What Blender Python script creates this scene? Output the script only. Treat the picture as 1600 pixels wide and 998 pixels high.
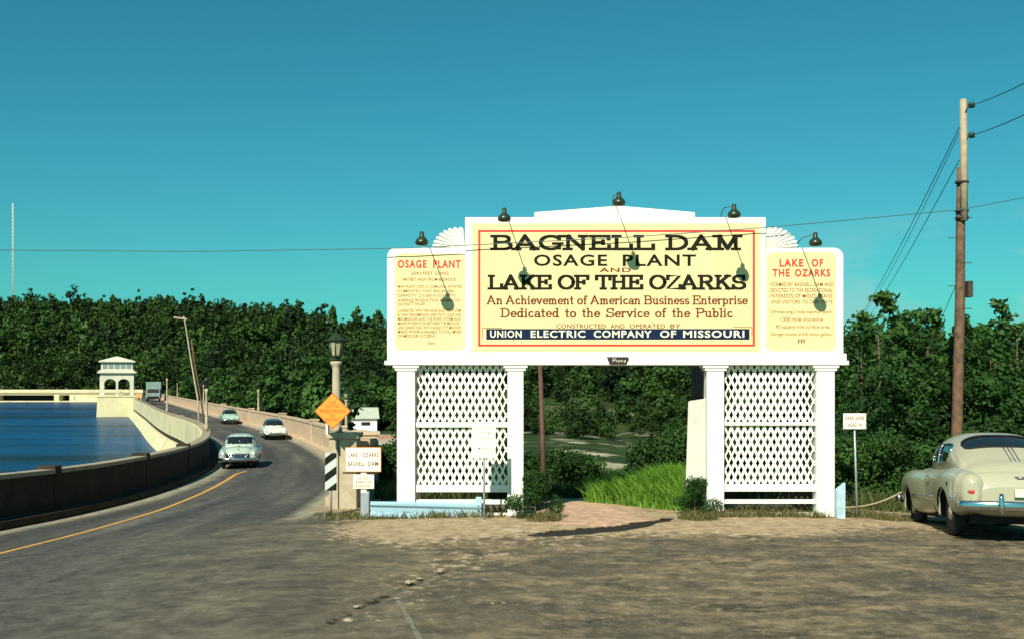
import bpy, bmesh, math, random
import numpy as np
from mathutils import Vector, Matrix
R = math.radians
random.seed(7)
rng = np.random.default_rng(7)
for o in list(bpy.data.objects): bpy.data.objects.remove(o)
sc = bpy.context.scene
col = sc.collection

# ------------------------------------------------------------------ camera, light, exposure
CZ = 2.45                       # eye height above the lot at the gate
F = 1700.0                      # focal length, in photo pixels
HY = 597.0                      # horizon row of the photo
cd = bpy.data.cameras.new('camera'); cam = bpy.data.objects.new('camera', cd); col.objects.link(cam)
cam.location = (0, 0, CZ); cam.rotation_euler = (R(90), 0, 0)
cd.sensor_width = 36.0; cd.lens = F/1600*36.0; cd.shift_y = (HY-499)/1600.0
cd.clip_start = 0.1; cd.clip_end = 5000
sc.camera = cam

SUN = Vector((0.40, 1.12, -1.02)).normalized()          # the way the light travels
elev = math.asin(-SUN.z); azim = math.atan2(-SUN.x, -SUN.y)   # compass angle of the sun from +y towards +x
w = bpy.data.worlds.new('World'); sc.world = w; w.use_nodes = True
nt = w.node_tree; nt.nodes.clear()
out = nt.nodes.new('ShaderNodeOutputWorld'); bg = nt.nodes.new('ShaderNodeBackground')
sky = nt.nodes.new('ShaderNodeTexSky'); sky.sky_type = 'NISHITA'; sky.sun_disc = False
sky.sun_elevation = elev; sky.sun_rotation = azim; sky.air_density = 1.0; sky.dust_density = 0.6; sky.ozone_density = 1.0
tint = nt.nodes.new('ShaderNodeMix'); tint.data_type = 'RGBA'; tint.blend_type = 'MULTIPLY'; tint.inputs[0].default_value = 1.0
SKYTINT = (0.19, 0.88, 0.83, 1)
tint.inputs[7].default_value = SKYTINT
nt.links.new(sky.outputs[0], tint.inputs[6])
# a few thin clouds low over the horizon
tc = nt.nodes.new('ShaderNodeTexCoord'); mp = nt.nodes.new('ShaderNodeMapping'); mp.inputs['Scale'].default_value = (6, 6, 11)
nz = nt.nodes.new('ShaderNodeTexNoise'); nz.inputs['Scale'].default_value = 1.6; nz.inputs['Detail'].default_value = 8; nz.inputs['Roughness'].default_value = 0.6
rmp = nt.nodes.new('ShaderNodeMapRange'); rmp.inputs[1].default_value = 0.47; rmp.inputs[2].default_value = 0.60; rmp.inputs[3].default_value = 0; rmp.inputs[4].default_value = 0.8
sep = nt.nodes.new('ShaderNodeSeparateXYZ')
low = nt.nodes.new('ShaderNodeMapRange'); low.inputs[1].default_value = 0.08; low.inputs[2].default_value = 0.15; low.inputs[3].default_value = 1; low.inputs[4].default_value = 0
mul = nt.nodes.new('ShaderNodeMath'); mul.operation = 'MULTIPLY'
cm = nt.nodes.new('ShaderNodeMix'); cm.data_type = 'RGBA'; cm.inputs[7].default_value = (3.4, 6.4, 6.4, 1)
nt.links.new(tc.outputs['Generated'], mp.inputs[0]); nt.links.new(mp.outputs[0], nz.inputs['Vector']); nt.links.new(nz.outputs[0], rmp.inputs[0])
nt.links.new(tc.outputs['Generated'], sep.inputs[0]); nt.links.new(sep.outputs[2], low.inputs[0])
nt.links.new(rmp.outputs[0], mul.inputs[0]); nt.links.new(low.outputs[0], mul.inputs[1]); side = nt.nodes.new('ShaderNodeMapRange'); side.inputs[1].default_value = 0.18; side.inputs[2].default_value = 0.34; nt.links.new(sep.outputs[0], side.inputs[0])
mul2 = nt.nodes.new('ShaderNodeMath'); mul2.operation = 'MULTIPLY'; nt.links.new(mul.outputs[0], mul2.inputs[0]); nt.links.new(side.outputs[0], mul2.inputs[1]); nt.links.new(mul2.outputs[0], cm.inputs[0])
nt.links.new(tint.outputs[2], cm.inputs[6]); nt.links.new(cm.outputs[2], bg.inputs[0])
bg.inputs[1].default_value = 0.063
nt.links.new(bg.outputs[0], out.inputs[0])
sd = bpy.data.lights.new('sun', 'SUN'); sun = bpy.data.objects.new('sun', sd); col.objects.link(sun)
sd.energy = 4.6; sd.angle = R(0.5); sd.color = (1.0, 0.93, 0.78)
sun.rotation_euler = SUN.to_track_quat('-Z', 'Y').to_euler(); sun.location = (-40, -60, 80)
vs = sc.view_settings; vs.view_transform = 'Standard'; vs.look = 'None'; vs.exposure = 0.60; vs.gamma = 1.0; vs.use_curve_mapping = False
cy = sc.cycles
cy.use_denoising = True; cy.max_bounces = 6; cy.diffuse_bounces = 3; cy.glossy_bounces = 3; cy.transmission_bounces = 3; cy.transparent_max_bounces = 6
cy.sample_clamp_indirect = 6.0

# ------------------------------------------------------------------ helpers
def Pt(px, py, d): return Vector(((px-800)/F*d, d, CZ + (HY-py)/F*d))
def PX(px, d): return (px-800)/F*d
def tag(o, label=None, cat=None, group=None, kind=None):
    if label: o['label'] = label
    if cat: o['category'] = cat
    if group: o['group'] = group
    if kind: o['kind'] = kind
    return o
def empty(name, loc, label, cat, group=None, rz=0.0):
    o = bpy.data.objects.new(name, None); col.objects.link(o); o.location = loc; o.rotation_euler = (0, 0, rz)
    o.empty_display_size = 0.2
    return tag(o, label, cat, group)
def link(name, me, mats, parent=None):
    o = bpy.data.objects.new(name, me); col.objects.link(o)
    for m in (mats if isinstance(mats, (list, tuple)) else [mats]): me.materials.append(m)
    if parent: o.parent = parent
    return o
def copy_tree(o, parent=None):
    c = o.copy(); col.objects.link(c)
    if parent: c.parent = parent
    for ch in list(o.children): copy_tree(ch, c)
    return c

class MB:
    """collects simple solids and builds ONE mesh object"""
    def __init__(s): s.v = []; s.f = []; s.sm = []
    def add(s, vs_, fs, smooth=False):
        n = len(s.v); s.v += [tuple(p) for p in vs_]; s.f += [tuple(i+n for i in f) for f in fs]; s.sm += [smooth]*len(fs); return s
    def box(s, x0, x1, y0, y1, z0, z1, M=None):
        p = [Vector((x, y, z)) for z in (z0, z1) for y in (y0, y1) for x in (x0, x1)]
        if M is not None: p = [M @ q for q in p]
        return s.add(p, [(0,2,3,1),(4,5,7,6),(0,1,5,4),(2,6,7,3),(0,4,6,2),(1,3,7,5)])
    def prism(s, poly, y0, y1):
        """poly = [(x, z)...] counter-clockwise seen from -y; extruded y0..y1"""
        n = len(poly); v = [(x, y0, z) for x, z in poly] + [(x, y1, z) for x, z in poly]
        return s.add(v, [tuple(range(n)), tuple(range(2*n-1, n-1, -1))] + [(i, i+n, (i+1) % n + n, (i+1) % n) for i in range(n)])
    def tube(s, pts, r, n=8, caps=True, smooth=True, sq=1.0):
        pts = [Vector(p) for p in pts]; rs = r if isinstance(r, (list, tuple)) else [r]*len(pts)
        V = []; Fc = []; up = None
        for i, p in enumerate(pts):
            t = (pts[min(i+1, len(pts)-1)] - pts[max(i-1, 0)]).normalized()
            if up is None or abs(up.dot(t)) > .98: up = Vector((0, 0, 1)) if abs(t.z) < .9 else Vector((0, 1, 0))
            a = t.cross(up).normalized(); b = a.cross(t).normalized(); up = b
            for k in range(n):
                an = 2*math.pi*(k+.5)/n
                V.append(p + a*math.cos(an)*rs[i] + b*math.sin(an)*rs[i]*sq)
        for i in range(len(pts)-1):
            for k in range(n): Fc.append((i*n+k, i*n+(k+1) % n, (i+1)*n+(k+1) % n, (i+1)*n+k))
        m = len(pts)-1
        s.add(V, Fc, smooth)
        if caps: 
            nb = len(s.v)-len(V); s.f += [tuple(nb+k for k in range(n-1, -1, -1)), tuple(nb+m*n+k for k in range(n))]; s.sm += [False, False]
        return s
    def lathe(s, prof, n=16, c=(0,0,0), M=None, smooth=True, caps=True):
        V = []; Fc = []
        for r_, z_ in prof:
            for k in range(n):
                q = Vector((r_*math.cos(2*math.pi*k/n), r_*math.sin(2*math.pi*k/n), z_))
                if M is not None: q = M @ q
                V.append(q + Vector(c))
        for i in range(len(prof)-1):
            for k in range(n): Fc.append((i*n+k, i*n+(k+1) % n, (i+1)*n+(k+1) % n, (i+1)*n+k))
        nb = len(s.v); s.add(V, Fc, smooth)
        if caps:
            m = len(prof)-1
            s.f += [tuple(nb+k for k in range(n-1, -1, -1)), tuple(nb+m*n+k for k in range(n))]; s.sm += [False, False]
        return s
    def mesh(s, name):
        me = bpy.data.meshes.new(name); me.from_pydata(s.v, [], s.f); me.update()
        me.polygons.foreach_set('use_smooth', s.sm); return me
    def build(s, name, mats, parent=None, bevel=0.0):
        o = link(name, s.mesh(name), mats, parent)
        if bevel:
            b = o.modifiers.new('bevel', 'BEVEL'); b.width = bevel; b.segments = 2; b.limit_method = 'ANGLE'; b.angle_limit = R(40)
        return o

def fast_mesh(name, verts, quads, smooth=False):
    verts = np.asarray(verts, np.float32); quads = np.asarray(quads, np.int32); k = quads.shape[1]
    me = bpy.data.meshes.new(name); me.vertices.add(len(verts)); me.vertices.foreach_set('co', verts.ravel())
    me.loops.add(quads.size); me.loops.foreach_set('vertex_index', quads.ravel())
    me.polygons.add(len(quads)); me.polygons.foreach_set('loop_start', np.arange(0, quads.size, k, dtype=np.int32))
    me.polygons.foreach_set('use_smooth', np.full(len(quads), smooth)); me.update(calc_edges=True); return me
def point_attr(me, name, vals):
    a = me.attributes.new(name, 'FLOAT', 'POINT'); a.data.foreach_set('value', np.asarray(vals, np.float32))

# ------------------------------------------------------------------ materials
def nodes(name):
    m = bpy.data.materials.new(name); m.use_nodes = True; t = m.node_tree; b = t.nodes['Principled BSDF']; return m, t, b
def N(t, kind, **kw):
    n = t.nodes.new('ShaderNode'+kind)
    for k, v in kw.items(): setattr(n, k, v)
    return n
def noise(t, vec, scale, detail=5, rough=.6):
    n = N(t, 'TexNoise'); n.inputs['Scale'].default_value = scale; n.inputs['Detail'].default_value = detail; n.inputs['Roughness'].default_value = rough
    if vec is not None: t.links.new(vec, n.inputs['Vector'])
    return n.outputs[0]
def ramp(t, fac, stops):
    n = N(t, 'ValToRGB'); e = n.color_ramp.elements
    while len(e) < len(stops): e.new(.5)
    for i, (p, c) in enumerate(stops): e[i].position = p; e[i].color = (*c, 1) if len(c) == 3 else c
    t.links.new(fac, n.inputs[0]); return n.outputs[0]
def mixc(t, fac, a, b, mode='MIX'):
    n = N(t, 'Mix'); n.data_type = 'RGBA'; n.blend_type = mode
    for v, i in ((fac, 0), (a, 6), (b, 7)):
        if isinstance(v, (int, float)): n.inputs[i].default_value = v
        elif isinstance(v, tuple): n.inputs[i].default_value = (*v, 1) if len(v) == 3 else v
        else: t.links.new(v, n.inputs[i])
    return n.outputs[2]
def maprange(t, v, a, b, c=0., d=1.):
    n = N(t, 'MapRange'); n.inputs[1].default_value = a; n.inputs[2].default_value = b; n.inputs[3].default_value = c; n.inputs[4].default_value = d
    t.links.new(v, n.inputs[0]); return n.outputs[0]
def math_(t, op, a, b):
    n = N(t, 'Math', operation=op)
    for i, v in enumerate((a, b)):
        if isinstance(v, (int, float)): n.inputs[i].default_value = v
        else: t.links.new(v, n.inputs[i])
    return n.outputs[0]
def attr(t, name):
    n = N(t, 'Attribute'); n.attribute_name = name; return n.outputs['Fac']
def bump(t, b, h, strength=.3, dist=.02):
    n = N(t, 'Bump'); n.inputs['Strength'].default_value = strength; n.inputs['Distance'].default_value = dist
    t.links.new(h, n.inputs['Height']); t.links.new(n.outputs[0], b.inputs['Normal'])
def ocoord(t): return N(t, 'TexCoord').outputs['Object']

def pm(name, c, rough=.65, var=.18, scale=4., bmp=.0, metal=0., spec=.4, c2=None, coat=0., dirt=None):
    m, t, b = nodes(name); v = ocoord(t); n1 = noise(t, v, scale, 6)
    c2 = c2 or tuple(x*(1-var) for x in c); c1 = tuple(min(1, x*(1+var*.4)) for x in c)
    cc = ramp(t, n1, [(.32, c2), (.62, c1)])
    if dirt:
        d = maprange(t, noise(t, v, scale*.45, 7, .7), .52, .72); cc = mixc(t, d, cc, dirt)
    t.links.new(cc, b.inputs['Base Color'])
    b.inputs['Roughness'].default_value = rough; b.inputs['Metallic'].default_value = metal; b.inputs['Specular IOR Level'].default_value = spec
    if coat: b.inputs['Coat Weight'].default_value = coat; b.inputs['Coat Roughness'].default_value = .06
    if bmp: bump(t, b, noise(t, v, scale*9, 6), bmp, .01)
    return m
M = {}
M['white'] = pm('white_paint', (.80, .79, .70), .55, .06, 2.2, .08, dirt=(.68, .66, .56))
M['cream'] = pm('cream_board', (.76, .60, .30), .6, .06, 1.2, .04)
M['black_ink'] = pm('black_lettering', (.016, .018, .012), .9, .2, spec=.05)
M['brown_ink'] = pm('brown_lettering', (.17, .045, .022), .9, .2, spec=.05)
M['faint_ink'] = pm('faint_lettering', (.20, .10, .04), .9, .2, spec=.05)
M['red_ink'] = pm('red_lettering', (.62, .035, .03), .55, .1)
M['navy'] = pm('navy_band', (.010, .022, .055), .9, .2, spec=.05)
M['ivory_ink'] = pm('ivory_lettering', (.80, .75, .58), .6, .05)
M['lamp_green'] = pm('dark_green_enamel', (.02, .035, .015), .35, .3, 30, spec=.5)
M['plaque'] = pm('dark_plaque', (.03, .016, .02), .5, .3, 20)
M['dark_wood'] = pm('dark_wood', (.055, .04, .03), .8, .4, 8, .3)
M['orange'] = pm('orange_sign_paint', (.80, .30, .03), .5, .06, 6)
M['orange_ink'] = pm('sign_red_brown', (.42, .09, .02), .5, .1)
M['signwhite'] = pm('sign_white', (.80, .76, .62), .5, .05, 6)
M['grey_metal'] = pm('galvanised_metal', (.34, .37, .38), .45, .15, 9, metal=.3)
M['rail_blue'] = pm('pale_blue_rail_paint', (.30, .47, .56), .45, .12, 2.0, .05, dirt=(.36, .50, .36))
M['post_blue'] = pm('pale_blue_post_paint', (.36, .52, .60), .55, .2, 7, .2)
M['pier'] = pm('pier_concrete', (.44, .37, .26), .85, .22, 3.5, .3, dirt=(.31, .26, .18))
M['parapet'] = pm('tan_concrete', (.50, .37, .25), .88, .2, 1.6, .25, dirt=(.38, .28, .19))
M['wall_shade'] = pm('shade_toned_concrete', (.048, .034, .024), .9, .3, 1.8, .3, dirt=(.028, .020, .015), spec=.1)  # shade on the lake wall's road side put into the dark base colour
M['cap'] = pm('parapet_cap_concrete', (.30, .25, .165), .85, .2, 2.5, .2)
M['dam'] = pm('pale_concrete', (.62, .57, .34), .85, .14, .35, .12, dirt=(.46, .42, .26))
M['dam_grey'] = pm('pale_grey_concrete', (.58, .57, .44), .8, .15, .6, .1)
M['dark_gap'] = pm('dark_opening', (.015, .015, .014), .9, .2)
M['wood_pole'] = pm('weathered_pole_wood', (.15, .085, .05), .85, .45, 6, .4, dirt=(.06, .036, .024))
M['wood_pale'] = pm('pale_pole_wood', (.38, .30, .20), .8, .2, 6, .3)
M['rust_pole'] = pm('brown_pole', (.14, .07, .05), .8, .3, 6, .3)
M['wire'] = pm('dark_wire', (.03, .045, .05), .6, .1)
M['wire_blue'] = pm('weathered_copper_wire', (.05, .13, .15), .6, .1)
M['rope'] = pm('pale_rope', (.55, .45, .25), .9, .25, 40)
M['stone'] = pm('pale_stone', (.33, .275, .185), .9, .25, 9, .4)
M['housewhite'] = pm('white_clapboard', (.78, .76, .74), .7, .08, 1)
M['houseroof'] = pm('grey_green_roofing', (.40, .44, .35), .7, .15, 1)
M['brick'] = pm('red_brown_brick', (.33, .16, .11), .9, .2, 2)
M['tyre'] = pm('tyre_rubber', (.018, .018, .018), .8, .2, 20)
M['chrome'] = pm('chrome', (.62, .64, .66), .14, .05, 5, metal=1.)
M['hub'] = pm('hubcap_metal', (.55, .55, .52), .25, .1, 5, metal=.8)
M['under'] = pm('dark_underbody', (.012, .012, .012), .9, .2)
M['taillight'] = pm('red_lens', (.55, .02, .02), .2, .05, 9)
M['headlight'] = pm('headlight_glass', (.75, .76, .70), .1, .05, 9, spec=.8)
M['plate'] = pm('licence_plate', (.62, .60, .48), .5, .1, 30)
M['glass'] = pm('dark_car_glass', (.012, .016, .018), .06, .2, 1, spec=.6)
M['bark'] = pm('bark', (.10, .07, .045), .9, .35, 5, .5)
M['truckgrey'] = pm('blue_grey_panel', (.19, .26, .25), .6, .15, 2)
def carpaint(name, c, rough=.28): 
    m = pm(name, c, rough, .06, 1.3, coat=.5, spec=.5); return m
M['paint_cream'] = carpaint('beige_grey_car_paint', (.37, .355, .245))
M['paint_green'] = carpaint('pale_blue_green_car_paint', (.33, .41, .34))
M['paint_white'] = carpaint('ivory_car_paint', (.62, .66, .53))
M['paint_dark'] = carpaint('dark_green_roof_paint', (.035, .06, .055))
M['paint_mint'] = carpaint('mint_green_car_paint', (.30, .47, .36))

def leafmat(name, dark, light, trans=.35, rough=.6):
    m, t, b = nodes(name)
    r_ = attr(t, 'rnd'); n1 = noise(t, ocoord(t), .55, 4)
    f = math_(t, 'ADD', math_(t, 'MULTIPLY', r_, .55), math_(t, 'MULTIPLY', n1, .5))
    cc = ramp(t, f, [(.25, dark), (.80, light)])
    t.links.new(cc, b.inputs['Base Color']); b.inputs['Roughness'].default_value = rough; b.inputs['Specular IOR Level'].default_value = .15
    tr = N(t, 'BsdfTranslucent'); t.links.new(cc, tr.inputs[0]); mx = N(t, 'MixShader'); mx.inputs[0].default_value = trans
    t.links.new(b.outputs[0], mx.inputs[1]); t.links.new(tr.outputs[0], mx.inputs[2])
    t.links.new(mx.outputs[0], t.nodes['Material Output'].inputs[0]); return m
M['leaf_far'] = leafmat('far_foliage', (.004, .011, .004), (.050, .110, .020), .15)
M['leaf_mid'] = leafmat('mid_foliage', (.010, .028, .008), (.06, .14, .026), .25)
M['leaf_near'] = leafmat('near_foliage', (.006, .020, .006), (.040, .105, .020), .2)
M['leaf_scrub'] = leafmat('scrub_foliage', (.02, .030, .010), (.12, .15, .045), .25)
M['grass_bright'] = leafmat('bright_grass', (.06, .15, .015), (.25, .46, .06), .35)
M['grass_dry'] = leafmat('dry_weeds', (.05, .07, .02), (.22, .19, .075), .3)

# ground shared by lot, verge, path: vertex masks 'dirt', 'path', 'crack' (cracks and a dark band) say what lies where
def groundmat():
    m, t, b = nodes('lot_surface'); v = ocoord(t)
    n_big = noise(t, v, .55, 7, .7)
    mp_ = N(t, 'Mapping'); mp_.inputs['Scale'].default_value = (.8, 1.5, 1); mp_.inputs['Rotation'].default_value = (0, 0, R(-22)); t.links.new(v, mp_.inputs[0])
    n_st = noise(t, mp_.outputs[0], 1.5, 8, .7); n_f = noise(t, v, 38, 5, .75); n_m = noise(t, v, 5.5, 6, .7)
    asph = ramp(t, n_st, [(.36, (.045, .038, .026)), (.50, (.138, .108, .064)), (.64, (.26, .20, .118))])
    asph = mixc(t, maprange(t, n_m, .52, .64), asph, (.25, .20, .13))
    asph = mixc(t, maprange(t, n_big, .47, .58, 0, .72), asph, (.060, .054, .042))
    n_g = noise(t, v, 15, 7, .85); asph = mixc(t, maprange(t, n_g, .54, .66, 0, .75), asph, (.23, .20, .145)); asph = mixc(t, maprange(t, n_g, .46, .36, 0, .85), asph, (.028, .027, .022))
    asph = mixc(t, maprange(t, n_f, .56, .70, 0, .8), asph, (.26, .225, .17))
    asph = mixc(t, maprange(t, n_f, .44, .32, 0, .8), asph, (.025, .024, .02))
    st2 = noise(t, v, 1.1, 6, .65); asph = mixc(t, attr(t, 'roadness'), asph, mixc(t, maprange(t, n_f, .56, .7, 0, .45), ramp(t, st2, [(.36, (.066, .060, .046)), (.62, (.138, .120, .084))]), (.13, .12, .10)))
    dirt = ramp(t, n_m, [(.3, (.22, .165, .095)), (.55, (.36, .275, .165)), (.75, (.47, .38, .25))])
    dirt = mixc(t, maprange(t, n_f, .56, .72, 0, .6), dirt, (.16, .12, .07))
    path = ramp(t, n_m, [(.3, (.40, .25, .16)), (.7, (.54, .37, .25))])
    path = mixc(t, maprange(t, n_f, .58, .72, 0, .35), path, (.30, .2, .13))
    da = math_(t, 'ADD', attr(t, 'dirt'), math_(t, 'MULTIPLY', math_(t, 'SUBTRACT', n_m, .5), 1.9))
    c = mixc(t, maprange(t, da, .38, .62), asph, dirt)
    c = mixc(t, maprange(t, attr(t, 'path'), .3, .7), c, path)
    ck = math_(t, 'ADD', attr(t, 'crack'), math_(t, 'MULTIPLY', math_(t, 'SUBTRACT', n_m, .5), 1.5))
    c = mixc(t, maprange(t, ck, .42, .62), c, (.022, .019, .014))
    mm_ = maprange(t, noise(t, v, 3.6, 9, .82), .36, .64, .58, 1.38); mg = N(t, 'VectorMath', operation='SCALE'); t.links.new(c, mg.inputs[0]); t.links.new(mm_, mg.inputs['Scale']); c = mg.outputs[0]
    t.links.new(c, b.inputs['Base Color']); b.inputs['Roughness'].default_value = .9; b.inputs['Specular IOR Level'].default_value = .2
    bump(t, b, math_(t, 'ADD', n_f, n_m), .4, .03); return m
M['lot'] = groundmat()
def roadmat():
    m, t, b = nodes('road_asphalt'); uv = N(t, 'UVMap').outputs[0]; v = ocoord(t)
    mp_ = N(t, 'Mapping'); mp_.inputs['Scale'].default_value = (5, .06, 1); t.links.new(uv, mp_.inputs[0])
    st = noise(t, mp_.outputs[0], 1.0, 5, .6); f = noise(t, v, 17, 7, .85); g = noise(t, v, 1.1, 6, .65)
    c = ramp(t, st, [(.33, (.036, .038, .035)), (.52, (.078, .075, .062)), (.72, (.16, .15, .112))])
    c = mixc(t, maprange(t, g, .48, .66, 0, .55), c, (.040, .046, .048))
    c = mixc(t, maprange(t, f, .53, .66, 0, .6), c, (.16, .15, .12)); c = mixc(t, maprange(t, f, .47, .36, 0, .75), c, (.02, .022, .022))
    gut = attr(t, 'gutter'); gd = math_(t, 'ADD', gut, math_(t, 'MULTIPLY', math_(t, 'SUBTRACT', g, .5), .7))
    c = mixc(t, maprange(t, gd, .35, .75, 0, .9), c, (.30, .275, .19))
    n_f = noise(t, v, 38, 5, .75); lotc = mixc(t, maprange(t, n_f, .56, .7, 0, .45), ramp(t, noise(t, v, 1.1, 6, .65), [(.36, (.066, .060, .046)), (.62, (.138, .120, .084))]), (.13, .12, .10)); c = mixc(t, attr(t, 'lotness'), c, lotc)
    mm_ = maprange(t, noise(t, v, 3.6, 9, .82), .36, .64, .50, 1.45); mg = N(t, 'VectorMath', operation='SCALE'); t.links.new(c, mg.inputs[0]); t.links.new(mm_, mg.inputs['Scale']); c = mg.outputs[0]
    t.links.new(c, b.inputs['Base Color']); b.inputs['Roughness'].default_value = .85; b.inputs['Specular IOR Level'].default_value = .22
    bump(t, b, f, .4, .02); return m
M['road'] = roadmat()
M['yellow_paint'] = pm('worn_yellow_paint', (.60, .30, .06), .7, .25, 5, .1, dirt=(.33, .2, .07))
M['white_worn'] = pm('worn_white_paint', (.17, .165, .12), .8, .3, 9, .1, dirt=(.085, .08, .06))
def terrmat():
    m, t, b = nodes('terrain_ground'); v = ocoord(t); n1 = noise(t, v, .12, 8, .7); n2 = noise(t, v, 2.2, 6)
    g = ramp(t, n1, [(.35, (.012, .026, .008)), (.55, (.032, .058, .016)), (.72, (.11, .12, .048))])
    d = ramp(t, n1, [(.35, (.32, .29, .20)), (.65, (.46, .42, .30))])
    a = math_(t, 'ADD', attr(t, 'dirt'), math_(t, 'MULTIPLY', math_(t, 'SUBTRACT', n1, .5), .9))
    c = mixc(t, maprange(t, a, .4, .6), g, d); c = mixc(t, maprange(t, n2, .5, .7, 0, .5), c, (.02, .03, .01))
    t.links.new(c, b.inputs['Base Color']); b.inputs['Roughness'].default_value = .95; b.inputs['Specular IOR Level'].default_value = .1; return m
M['terrain'] = terrmat()
def watermat():
    m, t, b = nodes('lake_water'); v = ocoord(t)
    mw = N(t, 'Mapping'); mw.inputs['Scale'].default_value = (.012, .075, 1); t.links.new(v, mw.inputs[0]); n1 = noise(t, mw.outputs[0], 1.0, 6); c = ramp(t, n1, [(.36, (.000, .012, .035)), (.60, (.000, .058, .17))])
    t.links.new(c, b.inputs['Base Color']); b.inputs['Roughness'].default_value = .22; b.inputs['IOR'].default_value = 1.33; b.inputs['Specular IOR Level'].default_value = .09
    mp_ = N(t, 'Mapping'); mp_.inputs['Scale'].default_value = (.5, 1.4, 1); t.links.new(v, mp_.inputs[0])
    h = math_(t, 'ADD', noise(t, mp_.outputs[0], 1.2, 5, .6), math_(t, 'MULTIPLY', noise(t, mp_.outputs[0], .16, 4), 2.0))
    bump(t, b, h, .9, .5); return m
M['water'] = watermat()

# ------------------------------------------------------------------ lettering
def arc(cx, cz, rx, rz, a0, a1, n=14):
    return [(cx + rx*math.cos(R(a0+(a1-a0)*i/n)), cz + rz*math.sin(R(a0+(a1-a0)*i/n))) for i in range(n+1)]
GL = {}   # glyph: (width, strokes, serifs[(x, z)])
def G(ch, wd, strokes, serifs=()): GL[ch] = (wd, strokes, serifs)
G('A', 1.05, [[(.10,0),(.48,1)],[(.48,1),(.90,0)],[(.26,.33),(.72,.33)]], [(.10,0),(.90,0)])
G('B', .95, [[(.2,0),(.2,1)],[(.03,1),(.55,1)]+arc(.55,.765,.25,.235,90,-90)+[(.2,.53)],[(.2,.53),(.58,.53)]+arc(.58,.265,.30,.265,90,-90)+[(.03,0)]], [])
G('G', 1.0, [arc(.5,.5,.45,.5,45,320,24),[(.86,.05),(.86,.42)],[(.60,.42),(1.0,.42)],[(.86,.75),(.86,1)]], [])
G('N', 1.05, [[(.18,0),(.18,1)],[(.18,1),(.84,0)],[(.84,0),(.84,1)]], [(.16,0),(.10,1),(.84,1)])
G('E', .92, [[(.18,0),(.18,1)],[(.02,1),(.84,1)],[(.18,.52),(.60,.52)],[(.02,0),(.86,0)],[(.84,1),(.84,.76)],[(.86,0),(.86,.26)],[(.60,.40),(.60,.64)]], [])
G('L', .9, [[(.2,0),(.2,1)],[(.02,0),(.84,0)],[(.84,0),(.84,.32)]], [(.2,1)])
G('D', 1.0, [[(.2,0),(.2,1)],[(.03,1),(.45,1)]+arc(.45,.5,.45,.5,90,-90,20)+[(.03,0)]], [])
G('M', 1.2, [[(.16,0),(.16,1)],[(.16,1),(.52,.05)],[(.52,.05),(.88,1)],[(.88,1),(.88,0)]], [(.15,0),(.89,0),(.08,1),(.96,1)])
G('K', 1.0, [[(.2,0),(.2,1)],[(.22,.38),(.82,1)],[(.44,.58),(.86,0)]], [(.2,0),(.2,1),(.80,1),(.86,0)])
G('O', .98, [arc(.5,.5,.44,.5,0,360,28)], [])
G('F', .86, [[(.2,0),(.2,1)],[(.03,1),(.84,1)],[(.2,.50),(.60,.50)],[(.84,1),(.84,.74)],[(.60,.38),(.60,.62)]], [(.2,0)])
G('T', .95, [[(.5,0),(.5,1)],[(.08,1),(.92,1)],[(.08,1),(.08,.72)],[(.92,1),(.92,.72)]], [(.5,0)])
G('H', 1.05, [[(.2,0),(.2,1)],[(.8,0),(.8,1)],[(.2,.52),(.8,.52)]], [(.2,0),(.2,1),(.8,0),(.8,1)])
G('Z', .92, [[(.12,1),(.86,1),(.10,0),(.90,0)],[(.12,1),(.12,.74)],[(.90,0),(.90,.26)]], [])
G('R', 1.02, [[(.2,0),(.2,1)],[(.03,1),(.55,1)]+arc(.55,.755,.26,.245,90,-90)+[(.2,.51)],[(.5,.51),(.86,0)]], [(.2,0),(.88,0)])
G('S', .9, [arc(.48,.745,.33,.255,35,265,14)+arc(.48,.25,.36,.25,85,-150,14),[(.78,.72),(.78,1)],[(.13,.26),(.13,0)]], [])
G('P', .92, [[(.2,0),(.2,1)],[(.03,1),(.55,1)]+arc(.55,.745,.29,.255,90,-90)+[(.2,.49)]], [(.2,0)])
xh = .62
G('n', .70, [[(.16,0),(.16,xh)],[(.16,.42)]+arc(.36,.40,.18,.22,150,0,8)+[(.54,0)]], [(.16,0),(.54,0),(.10,xh)])
G('m', 1.02, [[(.16,0),(.16,xh)],[(.16,.42)]+arc(.33,.40,.16,.22,150,0,8)+[(.49,0)],[(.49,.42)]+arc(.66,.40,.16,.22,150,0,8)+[(.82,0)]], [(.16,0),(.49,0),(.83,0),(.10,xh)])
G('h', .72, [[(.16,0),(.16,1)],[(.16,.42)]+arc(.36,.40,.18,.22,150,0,8)+[(.54,0)]], [(.16,0),(.54,0),(.10,1)])
G('u', .72, [[(.16,xh),(.16,.2)]+arc(.36,.2,.2,.2,180,340,8),[(.55,0),(.55,xh)]], [(.10,xh),(.49,xh),(.6,0)])
G('c', .60, [arc(.34,.31,.24,.31,50,320,14)], [])
G('e', .62, [arc(.34,.31,.25,.31,0,315,16),[(.09,.33),(.59,.33)]], [])
G('o', .66, [arc(.34,.31,.26,.31,0,360,18)], [])
G('a', .64, [arc(.32,.44,.20,.18,150,0,8)+[(.52,0)],arc(.30,.17,.22,.17,60,400,12)], [(.58,0)])
G('i', .34, [[(.17,0),(.17,xh)],[(.17,.82),(.17,.95)]], [(.17,0),(.11,xh)])
G('l', .34, [[(.17,0),(.17,1)]], [(.17,0),(.11,1)])
G('v', .68, [[(.10,xh),(.34,0)],[(.34,0),(.58,xh)]], [(.10,xh),(.58,xh)])
G('t', .46, [[(.22,.9),(.22,.14)]+arc(.34,.14,.12,.14,180,300,5),[(.05,xh),(.40,xh)]], [])
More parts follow.
